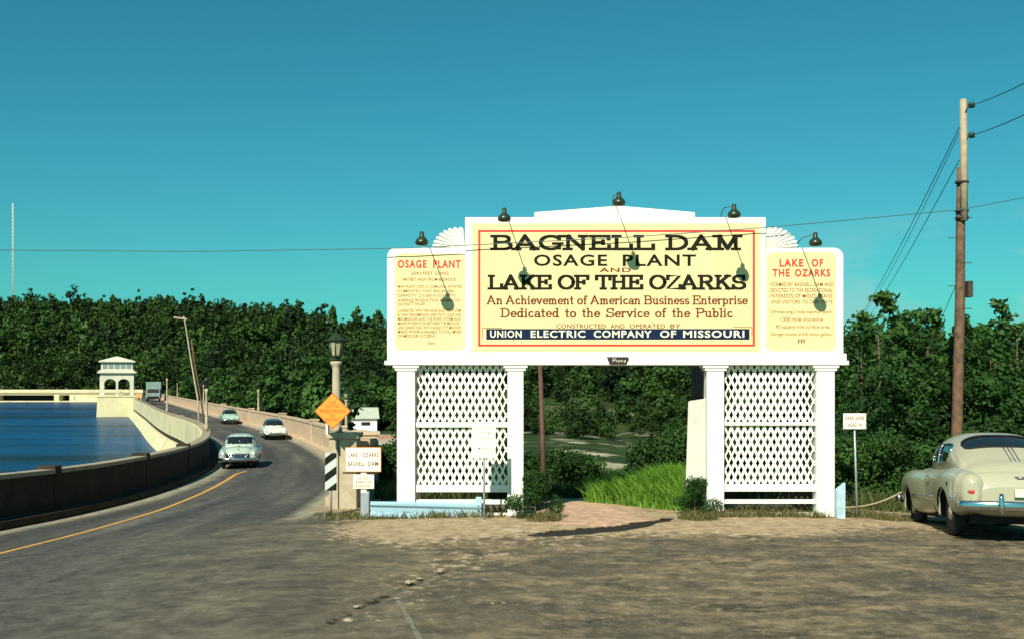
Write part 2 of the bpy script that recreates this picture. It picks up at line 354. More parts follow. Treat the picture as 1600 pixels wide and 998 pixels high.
G('f', .44, [[(.20,0),(.20,.78)]+arc(.33,.80,.13,.2,180,40,6),[(.05,xh),(.38,xh)]], [(.20,0)])
G('r', .52, [[(.16,0),(.16,xh)],[(.16,.40)]+arc(.34,.40,.17,.22,150,40,6)], [(.16,0),(.10,xh)])
G('s', .54, [arc(.28,.46,.19,.16,40,265,8)+arc(.28,.155,.21,.155,85,-145,8)], [])
G('p', .72, [[(.16,-.3),(.16,xh)],arc(.38,.31,.22,.31,170,-170,16)], [(.16,-.3),(.10,xh)])
G('b', .72, [[(.16,0),(.16,1)],arc(.38,.31,.22,.31,170,-170,16)], [(.10,1)])
G('d', .74, [[(.56,0),(.56,1)],arc(.33,.31,.22,.31,10,350,16)], [(.50,1),(.62,0)])
def serif_text(name, s, x0, x1, z0, z1, y, mat, parent, tv=.20, th=.12, sw=.40, gap=.06, space=.5):
    """slab-serif lettering laid out between x0..x1, base line z0, cap line z1, facing -y"""
    items = []; cx = 0
    for ch in s:
        if ch == ' ': cx += space; continue
        wd, st, sf = GL[ch]; items.append((cx, st, sf)); cx += wd + gap
    total = cx - gap; H = z1-z0; sx = (x1-x0)/total; mb = MB(); k = 0
    def P(px_, pz_): return (x0 + px_*sx, z0 + (th*.5 + pz_*(1-th))*H)
    for cx, st, sf in items:
        for pl in st:
            pts = [Vector(P(cx+a, b)) for a, b in pl]; n = len(pts); L = []; Rr = []
            for i in range(n):
                tdir = (pts[min(i+1, n-1)] - pts[max(i-1, 0)])
                if tdir.length < 1e-9: tdir = Vector((1, 0))
                tdir.normalize(); nn = Vector((-tdir.y, tdir.x))
                wdt = (tv*abs(tdir.y)**1.5 + th*abs(tdir.x)**1.5)*H*.5
                e = Vector((0, 0))
                if n > 1 and i == 0 and pl[0] != pl[-1]: e = -tdir*th*.5*H
                if n > 1 and i == n-1 and pl[0] != pl[-1]: e = tdir*th*.5*H
                L.append(pts[i]+nn*wdt+e); Rr.append(pts[i]-nn*wdt+e)
            yy = y - (k % 9)*.0004; k += 1
            mb.add([(p.x, yy, p.y) for p in L]+[(p.x, yy, p.y) for p in Rr], [(i, n+i, n+i+1, i+1) for i in range(n-1)])
        for sx_, sz_ in sf:
            c = Vector(P(cx+sx_, sz_)); hw = sw*.5*sx*1.0; hh = th*.5*H; yy = y - (k % 9)*.0004; k += 1
            mb.add([(c.x-hw, yy, c.y-hh), (c.x+hw, yy, c.y-hh), (c.x+hw, yy, c.y+hh), (c.x-hw, yy, c.y+hh)], [(0, 1, 2, 3)])
    return mb.build(name, mat, parent)
def sans_mesh(s, bold=0.0):
    cu = bpy.data.curves.new('t', 'FONT'); cu.body = s; cu.size = 1; cu.offset = bold; cu.resolution_u = 3
    cu.space_character = 1.0 + bold*6
    o = bpy.data.objects.new('t', cu); col.objects.link(o); dg = bpy.context.evaluated_depsgraph_get(); dg.update()
    me = bpy.data.meshes.new_from_object(o.evaluated_get(dg)); bpy.data.objects.remove(o); bpy.data.curves.remove(cu); return me
def sans_text(name, lines, y, mat, parent, bold=0.0, M4=None):
    """lines = [(text, x0, x1, z0, z1)]; each line scaled to fill its box; one mesh"""
    V = []; Fc = []
    for (s, x0, x1, z0, z1) in lines:
        me = sans_mesh(s, bold); n = len(me.vertices)
        if not n: continue
        co = np.empty(n*3, np.float32); me.vertices.foreach_get('co', co); co = co.reshape(-1, 3)
        lo = co.min(0); hi = co.max(0); b = len(V)
        for c in co:
            p = Vector((x0+(c[0]-lo[0])/(hi[0]-lo[0])*(x1-x0), y, z0+(c[1]-lo[1])/(hi[1]-lo[1])*(z1-z0)))
            V.append(tuple(M4 @ p if M4 else p))
        Fc += [tuple(i+b for i in p.vertices) for p in me.polygons]; bpy.data.meshes.remove(me)
    m2 = bpy.data.meshes.new(name); m2.from_pydata(V, [], Fc); m2.update()
    return link(name, m2, mat, parent)

# ------------------------------------------------------------------ lie of the land
def smooth_interp(xs, ys):
    """monotone-ish cubic (pchip) through the points"""
    xs = np.array(xs, float); ys = np.array(ys, float); h = np.diff(xs); d = np.diff(ys)/h; m = np.zeros(len(xs))
    m[0] = d[0]; m[-1] = d[-1]
    for i in range(1, len(xs)-1): m[i] = (d[i-1]*h[i]+d[i]*h[i-1])/(h[i-1]+h[i])
    def f(x):
        x = np.asarray(x, float); i = np.clip(np.searchsorted(xs, x)-1, 0, len(xs)-2); t = np.clip((x-xs[i])/h[i], 0, 1)
        a = ys[i]; b = ys[i+1]
        return a*(1+2*t)*(1-t)**2 + m[i]*h[i]*t*(1-t)**2 + b*t*t*(3-2*t) + m[i+1]*h[i]*t*t*(t-1)
    return f
xl = smooth_interp([0, 10, 18, 25, 27.2, 32.2, 38.6, 45.6, 50.7, 60, 68, 84, 100, 150, 200, 350], [-13.6, -12.5, -11.95, -11.7, -11.55, -11.5, -11.85, -12.8, -13.8, -16.2, -18.6, -24.2, -30.7, -49.65, -68.6, -125.4])
xr = smooth_interp([0, 12, 18, 22, 30, 40, 48, 55.5, 65, 83, 110, 150, 200, 350], [-1.8, -2.9, -3.7, -3.9, -4.7, -6.2, -7.7, -9.4, -11.9, -17.6, -27.7, -42.85, -61.8, -118.6])
Ld = smooth_interp([0, 15, 25, 32, 38.6, 45.6, 51, 68, 84, 110, 400], [2.7, 3.05, 3.4, 3.6, 3.7, 3.8, 3.85, 3.95, 4.05, 4.1, 4.1])
Rd = smooth_interp([0, 14, 18, 22, 30, 40, 50, 57, 66, 84, 110, 400], [2.40, 2.43, 2.47, 2.58, 2.95, 3.4, 3.7, 3.85, 3.95, 4.05, 4.1, 4.1])
def road_z(x, y):
    u = np.clip((x-xl(y))/(xr(y)-xl(y)), 0, 1); return CZ - (Ld(y)*(1-u)+Rd(y)*u)
land = smooth_interp([0, 14, 17.5, 20.4, 24, 27, 32, 40, 60, 80, 120, 200, 300], [2.40, 2.42, 2.42, 2.48, 2.58, 2.9, 3.6, 4.6, 6.2, 7.4, 8.8, 10.0, 10.4])
def lot_z(x, y):
    d = land(y) + np.clip(x-5, 0, 8)*np.clip(y-17, 0, 6)*.012
    t = np.clip((x-xr(np.minimum(y, 60)))/3.0, 0, 1); t = t*t*(3-2*t)
    return CZ - (np.where(y < 24, Rd(np.minimum(y, 24)), land(y))*(1-t) + d*t)
def sstep(a, b, v): t = np.clip((v-a)/(b-a), 0, 1); return t*t*(3-2*t)
def vnoise(x, y, s=0):
    return (np.sin(x*1.7+s)+np.sin(y*2.1+1.3*s)+np.sin((x+y)*1.13+2*s)+np.sin((x*.6-y*1.4)+3*s))/4
def terrain_z(x, y):
    x = np.asarray(x, float); y = np.asarray(y, float); r = np.hypot(x, y); ang = np.degrees(np.arctan2(x, np.maximum(y, 1e-3)))
    yc = np.clip(y, 0, 350)
    base = np.where(y > 20, lot_z(x, np.clip(y, 0, 300)), lot_z(x, np.clip(y, 0, 24))-.0)
    base = base - sstep(12, 26, x)*1.5*sstep(20, 40, y)
    r0 = np.interp(ang, [-40, -20, -14, -8, -3, 12, 40], [385, 385, 310, 260, 220, 200, 150]); r1 = np.interp(ang, [-40, -14, -3, 12, 40], [620, 600, 520, 500, 420])
    hill = sstep(0, 1, (r-r0)/(r1-r0))*np.interp(ang, [-40, -27, -20, -14, -6, 0, 10, 40], [35, 34, 33, 31, 26.5, 26, 20, 14])
    hill = hill + (vnoise(x*.02, y*.02)*3.5+vnoise(x*.05, y*.045, 2)*2)*sstep(0, .3, (r-r0)/(r1-r0))
    roadc = road_z((xl(yc)+xr(yc))/2, yc)
    s = x - (xl(yc)+xr(yc))/2                               # right of the dam's centre line
    lake = 1-sstep(-3.0, -1.0, s)
    z = base + hill
    z = np.where(y < 352, z*(1-lake) + (-11.0)*lake, z)
    far = sstep(352, 375, y)*(1-sstep(-100, -60, x - -20))
    z = np.where((y >= 352) & (x < -100), -11 + sstep(362, 376, y - np.clip((-150-x)*.02, 0, 6))*9.5 + hill, z)
    return z

# near ground: a grid whose columns follow the road edges
ys = np.concatenate([np.arange(1, 30, .16), np.arange(30, 70, .5), np.arange(70, 352, 2.0)])
U = np.linspace(0, 1, 41)
X = xl(ys)[:, None]*(1-U) + xr(ys)[:, None]*U; Y = np.repeat(ys[:, None], 41, 1); Z = road_z(X, Y)
def grid_quads(nr, nc): 
    i = np.arange(nr*nc).reshape(nr, nc); return np.stack([i[:-1, :-1], i[:-1, 1:], i[1:, 1:], i[1:, :-1]], -1).reshape(-1, 4)
me = fast_mesh('road', np.stack([X, Y, Z], -1).reshape(-1, 3), grid_quads(len(ys), 41), True)
uvl = me.uv_layers.new(name='UVMap'); vi = np.empty(len(me.loops), np.int32); me.loops.foreach_get('vertex_index', vi)
UV = np.stack([np.repeat(U[None], len(ys), 0), Y], -1).reshape(-1, 2).astype(np.float32); uvl.data.foreach_set('uv', UV[vi].ravel())
wid = (xr(ys)-xl(ys))[:, None]
gut = np.clip(1-(U[None]*wid)/1.5, 0, 1) + np.clip(1-((1-U[None])*wid)/.9, 0, 1)*(Y > 20)
edge = 0*Y
point_attr(me, 'gutter', np.clip(gut+edge*.75, 0, 1).ravel())
point_attr(me, 'lotness', (np.clip(1.1-((1-U[None])*wid)/3.0, 0, 1)*(1-sstep(19, 22, Y))).ravel())
tag(link('road', me, M['road']), 'dark asphalt road curving left onto the dam', kind='structure')

def seg_dist(x, y, pl):
    d = np.full(x.shape, 1e9)
    for (ax, ay), (bx, by) in zip(pl[:-1], pl[1:]):
        dx, dy = bx-ax, by-ay; t = np.clip(((x-ax)*dx+(y-ay)*dy)/(dx*dx+dy*dy), 0, 1); d = np.minimum(d, np.hypot(x-ax-t*dx, y-ay-t*dy))
    return d
def gp(px, py, D=2.43): d = F*D/(py-HY); return ((px-800)/F*d, d)
crack_line = [gp(440, 998), gp(487, 985), gp(560, 950), gp(614, 922), gp(684, 895), gp(732, 871), gp(794, 854), gp(837, 842)]
band_line = [gp(846, 834), gp(880, 830), gp(930, 826), gp(985, 820), gp(1030, 811), gp(1045, 803)]  # dark crescent band, sunk slightly into the lot
yl = np.arange(1, 25.9, .14); cx_ = np.concatenate([np.arange(0, 16, .14), np.arange(16, 46, .8)])
X = xr(yl)[:, None] + cx_[None]; Y = np.repeat(yl[:, None], len(cx_), 1); Z = lot_z(X, Y)
Z[:, 0] = road_z(xr(yl), yl)
dcr = seg_dist(X, Y, crack_line); dband = seg_dist(X, Y, band_line); wob = vnoise(X*1.3, Y*1.9, 2)*.35 + vnoise(X*3.7, Y*4.3, 5)*.15
edge_y = np.interp(X, [-4, 0, 3, 6, 9, 14, 40], [17.0, 17.4, 18.0, 18.9, 19.2, 19.4, 19.6]) + wob
dirt = sstep(-2.4, 1.0, Y-edge_y+vnoise(X*.7, Y*.9, 9)*.7)
dirt = np.maximum(dirt, .40*np.clip(1-dcr/1.6, 0, 1)*(X < .5)); dirt = np.maximum(dirt, .44*sstep(12, 18.5, Y)*np.clip((X-xr(Y))/2.6+wob*.8, 0, 1)*(X < 1)); roadness = np.clip(1.15-(X-xr(Y))/2.6+wob*.9*np.clip((X-xr(Y)), 0, 1), 0, 1)
pathm = np.clip(1.25-np.abs(X-np.interp(Y, [17, 20, 23, 25], [1.55, 1.35, 1.05, .9]))/np.interp(Y, [17.8, 19, 22, 25], [.9, 1.35, 1.5, 1.4]), 0, 1)*sstep(18.2, 18.9, Y+wob*.4)
crack = np.clip(1-(dcr+np.abs(wob)*.12)/np.interp(X, [-4, .5], [.22, .13]), 0, 1)*np.clip(.75+vnoise(X*2.3, Y*2.9, 7)*.9, .15, 1); dark_band = np.clip(1.9-(dband+wob*.22+vnoise(X*7, Y*8, 3)*.05)/np.interp(X, [.4, 1.2, 2.3, 2.6], [.16, .24, .2, .1]), 0, 1)
Z = Z + (-crack*.05 - dark_band*.05 + vnoise(X*.9, Y*.8, 1)*.015)*np.clip((X-xr(Y))/1.0, 0, 1)
dirt = dirt*np.where(Y < 21.5, np.clip((X-xr(Y))/1.6+wob*.5-.05, 0, 1), 1)
me = fast_mesh('parking_lot', np.stack([X, Y, Z], -1).reshape(-1, 3), grid_quads(len(yl), len(cx_)), True)
point_attr(me, 'dirt', dirt.ravel()); point_attr(me, 'path', pathm.ravel()); point_attr(me, 'roadness', roadness.ravel()); point_attr(me, 'crack', np.maximum(crack*.8, dark_band).ravel())
tag(link('parking_lot', me, M['lot']), 'worn brown asphalt lot with dirt edge before the sign', kind='structure')

# far terrain
rr = np.concatenate([np.arange(8, 60, 2.0), np.arange(60, 420, 6.0), np.arange(420, 1500, 30)]); aa = np.radians(np.linspace(-75, 75, 260))
X = rr[:, None]*np.sin(aa)[None]; Y = rr[:, None]*np.cos(aa)[None]; Z = terrain_z(X, Y)
onlot = (Y < 27) ; Z = np.where(onlot, Z-.35*(1-sstep(25.2, 26.2, Y)), Z-.01)
ycl = np.clip(Y, 0, 350); inroad = (X > xl(ycl)-2) & (X < xr(ycl)+.6) & (Y < 352); Z = np.where(inroad, Z-1.2, Z)
me = fast_mesh('ground', np.stack([X, Y, Z], -1).reshape(-1, 3), grid_quads(len(rr), len(aa)), True)
dm = np.clip(1.2-np.hypot((X+27)/16, (Y-185)/38), 0, 1)
dm = np.maximum(dm, .9*np.clip(1.3-np.abs(Y-118-X*.3)/9, 0, 1)*(X > -6)*(X < 30)); dm = np.maximum(dm, .9*(X < -128)*sstep(355, 366, Y)*(1-sstep(378, 392, Y)))
dm = np.maximum(dm, .8*np.clip(1.3-np.abs(Y-70-X)/3.5, 0, 1)*(X > 1)*(X < 20))
gvm = (X > 0) & (X < Y*.22) & (Y > 90) & (Y < 330); dm = np.maximum(dm, gvm*np.clip(.30+vnoise(X*.31, Y*.13, 3)*.7+vnoise(X*.7, Y*.42, 6)*.4, 0, .52))
point_attr(me, 'dirt', dm.ravel()); tag(link('ground', me, M['terrain']), 'rough green land falling away behind the sign', kind='structure')

# water: everything on the lake side of the dam
WZ = CZ-6.3; yw = np.concatenate([np.arange(-20, 352, 6.0), [352, 372]]); V = []
for y in yw:
    e = float(xl(np.clip(y, 0, 350)))-1.0; 
    for k in range(12): V.append((e + (-900-e)*(k/11)**1.5, y, WZ))
tag(link('lake_water', fast_mesh('lake_water', V, grid_quads(len(yw), 12)), M['water']), 'deep blue rippled lake', kind='structure')

# ------------------------------------------------------------------ dam, parapets, kerbs (sections swept along the road edges)
def edge_path(fx, ya, yb, step_near=1.0):
    y = np.concatenate([np.arange(ya, min(yb, 90), step_near), np.arange(max(ya, 90), yb+.01, 4.0)]) if yb > 90 else np.arange(ya, yb+.01, step_near)
    x = fx(y); dx = np.gradient(x, y); L = np.hypot(dx, 1); nx = 1/L; ny = -dx/L     # normal to the right
    return x, y, nx, ny
def sweep(name, fx, ya, yb, prof, zf, mats, parent=None, closed=True, step=1.0):
    x, y, nx, ny = edge_path(fx, ya, yb, step); zz = zf(y); n = len(prof); V = []
    for i in range(len(x)):
        for (o_, z_) in prof: V.append((x[i]+nx[i]*o_, y[i]+ny[i]*o_, zz[i]+z_))
    Fc = []; m = n if closed else n-1
    for i in range(len(x)-1):
        for k in range(m): Fc.append((i*n+k, i*n+(k+1) % n, (i+1)*n+(k+1) % n, (i+1)*n+k))
    if closed: Fc += [tuple(range(n-1, -1, -1)), tuple((len(x)-1)*n+k for k in range(n))]
    mb = MB(); mb.add(V, Fc); o = mb.build(name, mats, parent); bm_ = bmesh.new(); bm_.from_mesh(o.data); bmesh.ops.recalc_face_normals(bm_, faces=bm_.faces); bm_.to_mesh(o.data); bm_.free(); return o
zL = lambda y: CZ-Ld(y); zR = lambda y: CZ-Rd(y)
tag(sweep('kerb', xl, 2, 350, [(0, -.3), (0, .20), (-.46, .20), (-.46, -.3)], zL, M['wall_shade']), 'low kerb along the lakeside wall', kind='structure')
tag(sweep('kerb', xr, 23.2, 350, [(0, -.3), (0, .18), (.56, .18), (.56, -.3)], zR, M['parapet']), 'tan kerb along the downstream wall', kind='structure')
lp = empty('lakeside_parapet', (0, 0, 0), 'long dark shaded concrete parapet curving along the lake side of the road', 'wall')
sweep('parapet_wall', xl, 2, 350, [(-.45, .203), (-.45, 1.13), (-.80, 1.13), (-.80, .203)], zL, M['wall_shade'], lp)
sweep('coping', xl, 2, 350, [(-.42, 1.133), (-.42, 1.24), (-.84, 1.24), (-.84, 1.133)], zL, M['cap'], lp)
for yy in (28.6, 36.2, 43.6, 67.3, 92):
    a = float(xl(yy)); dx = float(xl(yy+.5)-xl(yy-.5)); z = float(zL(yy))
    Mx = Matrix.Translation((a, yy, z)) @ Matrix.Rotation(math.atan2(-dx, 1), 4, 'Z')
    MB().box(-.93, -.42 if yy < 60 else -.36, -.2, .2, .0, 1.33, Mx).build('pier', M['wall_shade'] if yy < 60 else M['cap'], lp, .02)  # near piers take the shade-darkened colour, far ones the pale cap
rp = empty('downstream_parapet', (0, 0, 0), 'long sunlit tan concrete parapet along the far side of the road', 'wall')
sweep('parapet_wall', xr, 23.0, 350, [(.55, .183), (.55, 1.28), (.90, 1.28), (.90, -5)], zR, M['parapet'], rp)
sweep('coping', xr, 23.0, 350, [(.50, 1.283), (.50, 1.42), (.96, 1.42), (.96, 1.283)], zR, M['parapet'], rp)
for yy in (32, 44, 56.5, 71, 88, 106, 130):
    a = float(xr(yy)); dx = float(xr(yy+.5)-xr(yy-.5)); z = float(zR(yy))
    Mx = Matrix.Translation((a, yy, z)) @ Matrix.Rotation(math.atan2(-dx, 1), 4, 'Z')
    MB().box(.49, 1.02, -.32, .32, .183, 1.50, Mx).box(.44, 1.07, -.37, .37, 1.503, 1.60, Mx).build('pier', M['parapet'], rp, .015)
dm_ = empty('dam', (0, 0, 0), 'pale concrete lake face of the dam with a painted dark shadow line under its ledge', 'dam')
sweep('outer_wall', xl, 48, 350, [(-.803, 1.10), (-.98, 1.10), (-.98, -.60), (-.803, -.60)], zL, M['dam'], dm_)
sweep('ledge_shade_strip', xl, 48, 350, [(-.70, -.603), (-.86, -.603), (-.86, -1.0), (-.70, -1.0)], zL, M['dark_gap'], dm_)  # near-black strip paints the shadow line below the overhang
sweep('lake_face', xl, 10, 350, [(-.4, -1.0), (-1.25, -1.0), (-1.9, -2.4), (-3.0, -2.5), (-3.3, -9), (-.4, -9)], zL, M['dam'], dm_)

# lamp posts along the dam parapets
def dam_post(side, px, label, h, lant=False):
    # where that column meets the parapet
    best = None
    for yy in np.arange(60, 340, .25):
        x = float(xr(yy))+.75 if side == 'r' else float(xl(yy))-.65
        e = abs(800+x/yy*F-px)
        if best is None or e < best[0]: best = (e, x, yy)
    _, x, yy = best; z = float((zR if side == 'r' else zL)(yy)) + (1.42 if side == 'r' else 1.26)
    r_ = empty('dam_post', (x, yy, z), label, 'post', 'slender posts on the dam parapets')
    MB().lathe([(.13, 0), (.13, .25), (.085, .4), (.07, h-.25), (.10, h-.2), (.10, h)], 8).build('shaft', M['pier'], r_)
    MB().lathe([(.05, h+.001), (.13, h+.12), (.15, h+.42), (.20, h+.44), (.02, h+.66)], 8).build('lantern', M['lamp_green'], r_)
dam_post('r', 404, 'pale slender post on the tan parapet above the ivory car', 2.0)
dam_post('r', 318, 'pale slender post on the tan parapet right of the leaning pole', 2.4)
dam_post('r', 277, 'pale slender post on the far parapet, nearest the lorry of the far three', 2.6)
dam_post('r', 251, 'short far post on the parapet just right of the grey lorry', 2.4)
dam_post('l', 325.5, 'tall pale post on the lakeside wall where it bends out of sight', 2.3)
dam_post('l', 261, 'far pale post on the sunlit lakeside wall before the lorry', 3.2)

# ------------------------------------------------------------------ gate tower on the dam
tx, ty = -73.7, 203.0
tw = empty('gate_tower', (tx, ty, CZ-6.6), 'small pale concrete tower with arched legs and hipped roof on the dam', 'tower', rz=R(20)); tw.scale = (1.12, 1.08, 1.0)
zb = 3.9                       # top of the block above water
b = MB(); b.add([(-3.3,-3.3,-3),(3.3,-3.3,-3),(3.3,3.3,-3),(-3.3,3.3,-3),(-3.0,-3.0,zb),(3.0,-3.0,zb),(3.0,3.0,zb),(-3.0,3.0,zb)], [(3,2,1,0),(4,5,6,7),(0,1,5,4),(1,2,6,5),(2,3,7,6),(3,0,4,7)]); b.box(-3.1, 3.1, -3.1, 3.1, zb+.003, zb+.3)
b.build('base_block', M['dam'], tw, .05)
z0 = zb+.303; zs = z0+2.3; zt_ = z0+4.1
leg = MB()
def arch_panel(mb, L, y, th, z0, zs, zt, openings, T):
    """wall strip from -L..L with arched openings, as columns of boxes following the arch"""
    xs = np.linspace(-L, L, 61)
    for xa, xb in zip(xs[:-1], xs[1:]):
        xm = (xa+xb)/2; zz = z0
        for (ca, ra) in openings:
            if abs(xm-ca) < ra: zz = zs + math.sqrt(max(0, 1-((xm-ca)/ra)**2))*ra*.95
        if zz < zt: mb.box(xa, xb, y-th/2, y+th/2, zz, zt, T)
for q in range(4):
    arch_panel(leg, 2.6 if q % 2 == 0 else 2.35, -2.45, .42, z0, z0+2.2, zt_, [(-1.06, .90), (1.06, .90)], Matrix.Rotation(R(90*q), 4, 'Z'))
leg.build('arched_legs', M['dam_grey'], tw)
MB().box(-3.05, 3.05, -3.05, 3.05, zt_+.003, zt_+.30).box(-2.75, 2.75, -2.75, 2.75, zt_+.303, zt_+.55).build('cornice', M['dam_grey'], tw, .04)
cab = MB(); z1 = zt_+.553; cab.box(-2.45, 2.45, -2.45, 2.45, z1, z1+1.5).build('cabin', M['dam_grey'], tw)
for q in range(4):
    T = Matrix.Rotation(R(90*q), 4, 'Z')
    for k in range(5):
        c = -1.84+k*.92; wn = MB().box(c-.36, c+.36, -2.49, -2.453, z1+.28, z1+1.28, T).build('window', M['truckgrey'], tw)
rf = MB(); rf.add([(-2.85,-2.85,z1+1.503),(2.85,-2.85,z1+1.503),(2.85,2.85,z1+1.503),(-2.85,2.85,z1+1.503),(-2.85,-2.85,z1+1.7),(2.85,-2.85,z1+1.7),(2.85,2.85,z1+1.7),(-2.85,2.85,z1+1.7),(-.2,0,z1+2.6),(.2,0,z1+2.6)],
    [(3,2,1,0),(0,1,5,4),(1,2,6,5),(2,3,7,6),(3,0,4,7),(4,5,9,8),(6,7,8,9),(5,6,9),(7,4,8)]); rf.build('roof', M['dam_grey'], tw)
# far spillway section across the head of the bay
sp = empty('spillway', (-190, 356, WZ), 'low pale spillway wall with dark sluice openings across the water', 'spillway')
MB().box(-130, 70, -2, 3, 2.2, 3.4).build('deck', M['dam'], sp)
MB().box(-130, 70, -2.25, -2.003, 3.0, 4.0).build('parapet_wall', M['dam'], sp)
MB().box(-130, 70, -2.22, -2.003, 2.55, 2.75).build('shadow_joint', M['parapet'], sp)
MB().box(-130, 70, 2.0, 2.9, -3, 2.19).build('recess_shade_wall', M['dark_gap'], sp)  # near-black wall behind the piers stands in for shade in the openings
MB().box(-130, 70, -2.8, 1.8, -3, .35).build('sill', M['dam'], sp)
for xx in (-60, -44, -28, -12, -1.5, 12.5, 22, 42, 47, 60):
    MB().box(xx-.8, xx+.8, -2.5, 1.9, .353, 2.197).build('pier', M['dam'], sp)
MB().box(48, 66, -2.45, 1.95, .36, 2.19).build('abutment', M['dam'], sp)

# far shore rocks
def rock_mesh(seed, s=1.0):
    bm_ = bmesh.new(); bmesh.ops.create_icosphere(bm_, subdivisions=2, radius=.5); rr_ = random.Random(seed)
    ph = [rr_.uniform(0, 6) for _ in range(4)]
    for v in bm_.verts:
        f = 1+.25*math.sin(v.co.x*5+ph[0])+.2*math.sin(v.co.y*6+ph[1])+.2*math.sin(v.co.z*7+ph[2]); v.co *= f; v.co.z *= .6
    me_ = bpy.data.meshes.new('stone'); bm_.to_mesh(me_); bm_.free(); me_.materials.append(M['stone']); return me_
rocks = [rock_mesh(i) for i in range(4)]

# ------------------------------------------------------------------ the entrance sign
GY = 20.4; S = GY/F
def gx(px): return (px-800)*S
def gz(py): return CZ+(HY-py)*S
gate = empty('entrance_sign', (0, 0, 0), 'large white lattice gateway sign with cream boards telling of the dam', 'sign')
YF = GY-.10     # front plane of the main board
def box_px(mb, x0, x1, yb, yt, y0, y1): return mb.box(gx(x0), gx(x1), y0, y1, gz(yb), gz(yt))
# main board body
box_px(MB(), 727, 1195, 552, 341, YF, YF+.34).build('main_board', M['white'], gate, .015)
cr = box_px(MB(), 738, 1186, 549, 350.5, YF-.006, YF-.0005).build('cream_panel', M['cream'], gate)
fr = MB(); y0_, y1_ = YF-.0105, YF-.0065
box_px(fr, 747.5, 1177.5, 364, 361, y0_, y1_); box_px(fr, 747.5, 1177.5, 541, 538, y0_, y1_); box_px(fr, 747.5, 750.7, 537.9, 364.1, y0_, y1_); box_px(fr, 1174.3, 1177.5, 537.9, 364.1, y0_, y1_)
fr.build('red_border', M['red_ink'], cr)
box_px(MB(), 760, 1169, 530.5, 514, y0_, y1_).build('navy_band', M['navy'], cr)
fl = MB()
for (a, b_, c, d) in ((754, 784, 512.8, 512), (754, 755, 528, 512.9), (1144, 1173.4, 511.8, 511), (1172.4, 1173.4, 526, 511.9)): box_px(fl, a, b_, c, d, y0_, y1_)
fl.build('hairline', M['faint_ink'], cr)
YT = YF-.009
serif_text('lettering', 'BAGNELL DAM', gx(767), gx(1159), gz(392.5), gz(368.5), YT, M['black_ink'], cr, .26, .17, .46, .07, .42)
serif_text('lettering', 'LAKE OF THE OZARKS', gx(763), gx(1163), gz(453.5), gz(430.5), YT, M['black_ink'], cr, .24, .15, .46, .03, .42)
serif_text('lettering', 'An Achievement of American Business Enterprise', gx(761), gx(1166), gz(476.5), gz(462.5), YT, M['brown_ink'], cr, .17, .11, .30, .05, .36)
serif_text('lettering', 'Dedicated to the Service of the Public', gx(782), gx(1143), gz(496.5), gz(482), YT, M['brown_ink'], cr, .17, .11, .30, .05, .56)
L = lambda s, a, b_, zb_, zt2: (s, gx(a), gx(b_), gz(zb_), gz(zt2))
sans_text('lettering', [L('OSAGE', 834, 948, 417, 399), L('PLANT', 972, 1086, 417, 399)], YT, M['black_ink'], cr, .022)
sans_text('lettering', [L('AND', 936, 985, 426.5, 419.5)], YT, M['brown_ink'], cr, .02)
sans_text('lettering', [L('CONSTRUCTED', 869, 946, 513, 506.5), L('AND', 953, 975, 513, 506.5), L('OPERATED', 983, 1038, 513, 506.5), L('BY', 1046, 1062, 513, 506.5)], YT, M['brown_ink'], cr, .008)
sans_text('lettering', [L('UNION', 766, 815, 527.5, 516.5), L('ELECTRIC', 829, 914, 527.5, 516.5), L('COMPANY', 927, 1017, 527.5, 516.5), L('OF', 1030, 1055, 527.5, 516.5), L('MISSOURI', 1066, 1161, 527.5, 516.5)], YT-.004, M['ivory_ink'], cr, .022)
# side boards with one rounded outer shoulder
def side_board(x0, x1, outer):
    r_ = 14; top = 388; bot = 552; pts = []
    if outer < 0:
        pts = [(x0, bot), (x1, bot), (x1, top)] + [(x0+r_-r_*math.sin(R(a)), top+r_-r_*math.cos(R(a))) for a in range(0, 91, 15)]
    else:
        pts = [(x0, bot), (x1, bot)] + [(x1-r_+r_*math.cos(R(a)), top+r_-r_*math.sin(R(a))) for a in range(0, 91, 15)] + [(x0, top)]
    return MB().prism([(gx(a), gz(b_)) for a, b_ in pts], GY-.04, GY+.26).build('side_board', M['white'], gate, .012)
def cream_inset(x0, x1, yt, yb, par):
    c = 6; pts = [(x0, yb-c), (x0+c, yb), (x1-c, yb), (x1, yb-c), (x1, yt+c), (x1-c, yt), (x0+c, yt), (x0, yt+c)]
    return MB().prism([(gx(a), gz(b_)) for a, b_ in pts], GY-.047, GY-.0405).build('cream_panel', M['cream'], par)
sb1 = side_board(605, 726.6, -1); c1 = cream_inset(617, 727-.8, 397, 547, sb1)
sb2 = side_board(1195.4, 1317, 1); c2 = cream_inset(1197, 1305, 395, 548, sb2)
YS = GY-.050
sans_text('lettering', [L('OSAGE', 622, 667, 419.5, 407), L('PLANT', 677, 720, 419.5, 407)], YS, M['red_ink'], c1, .035)
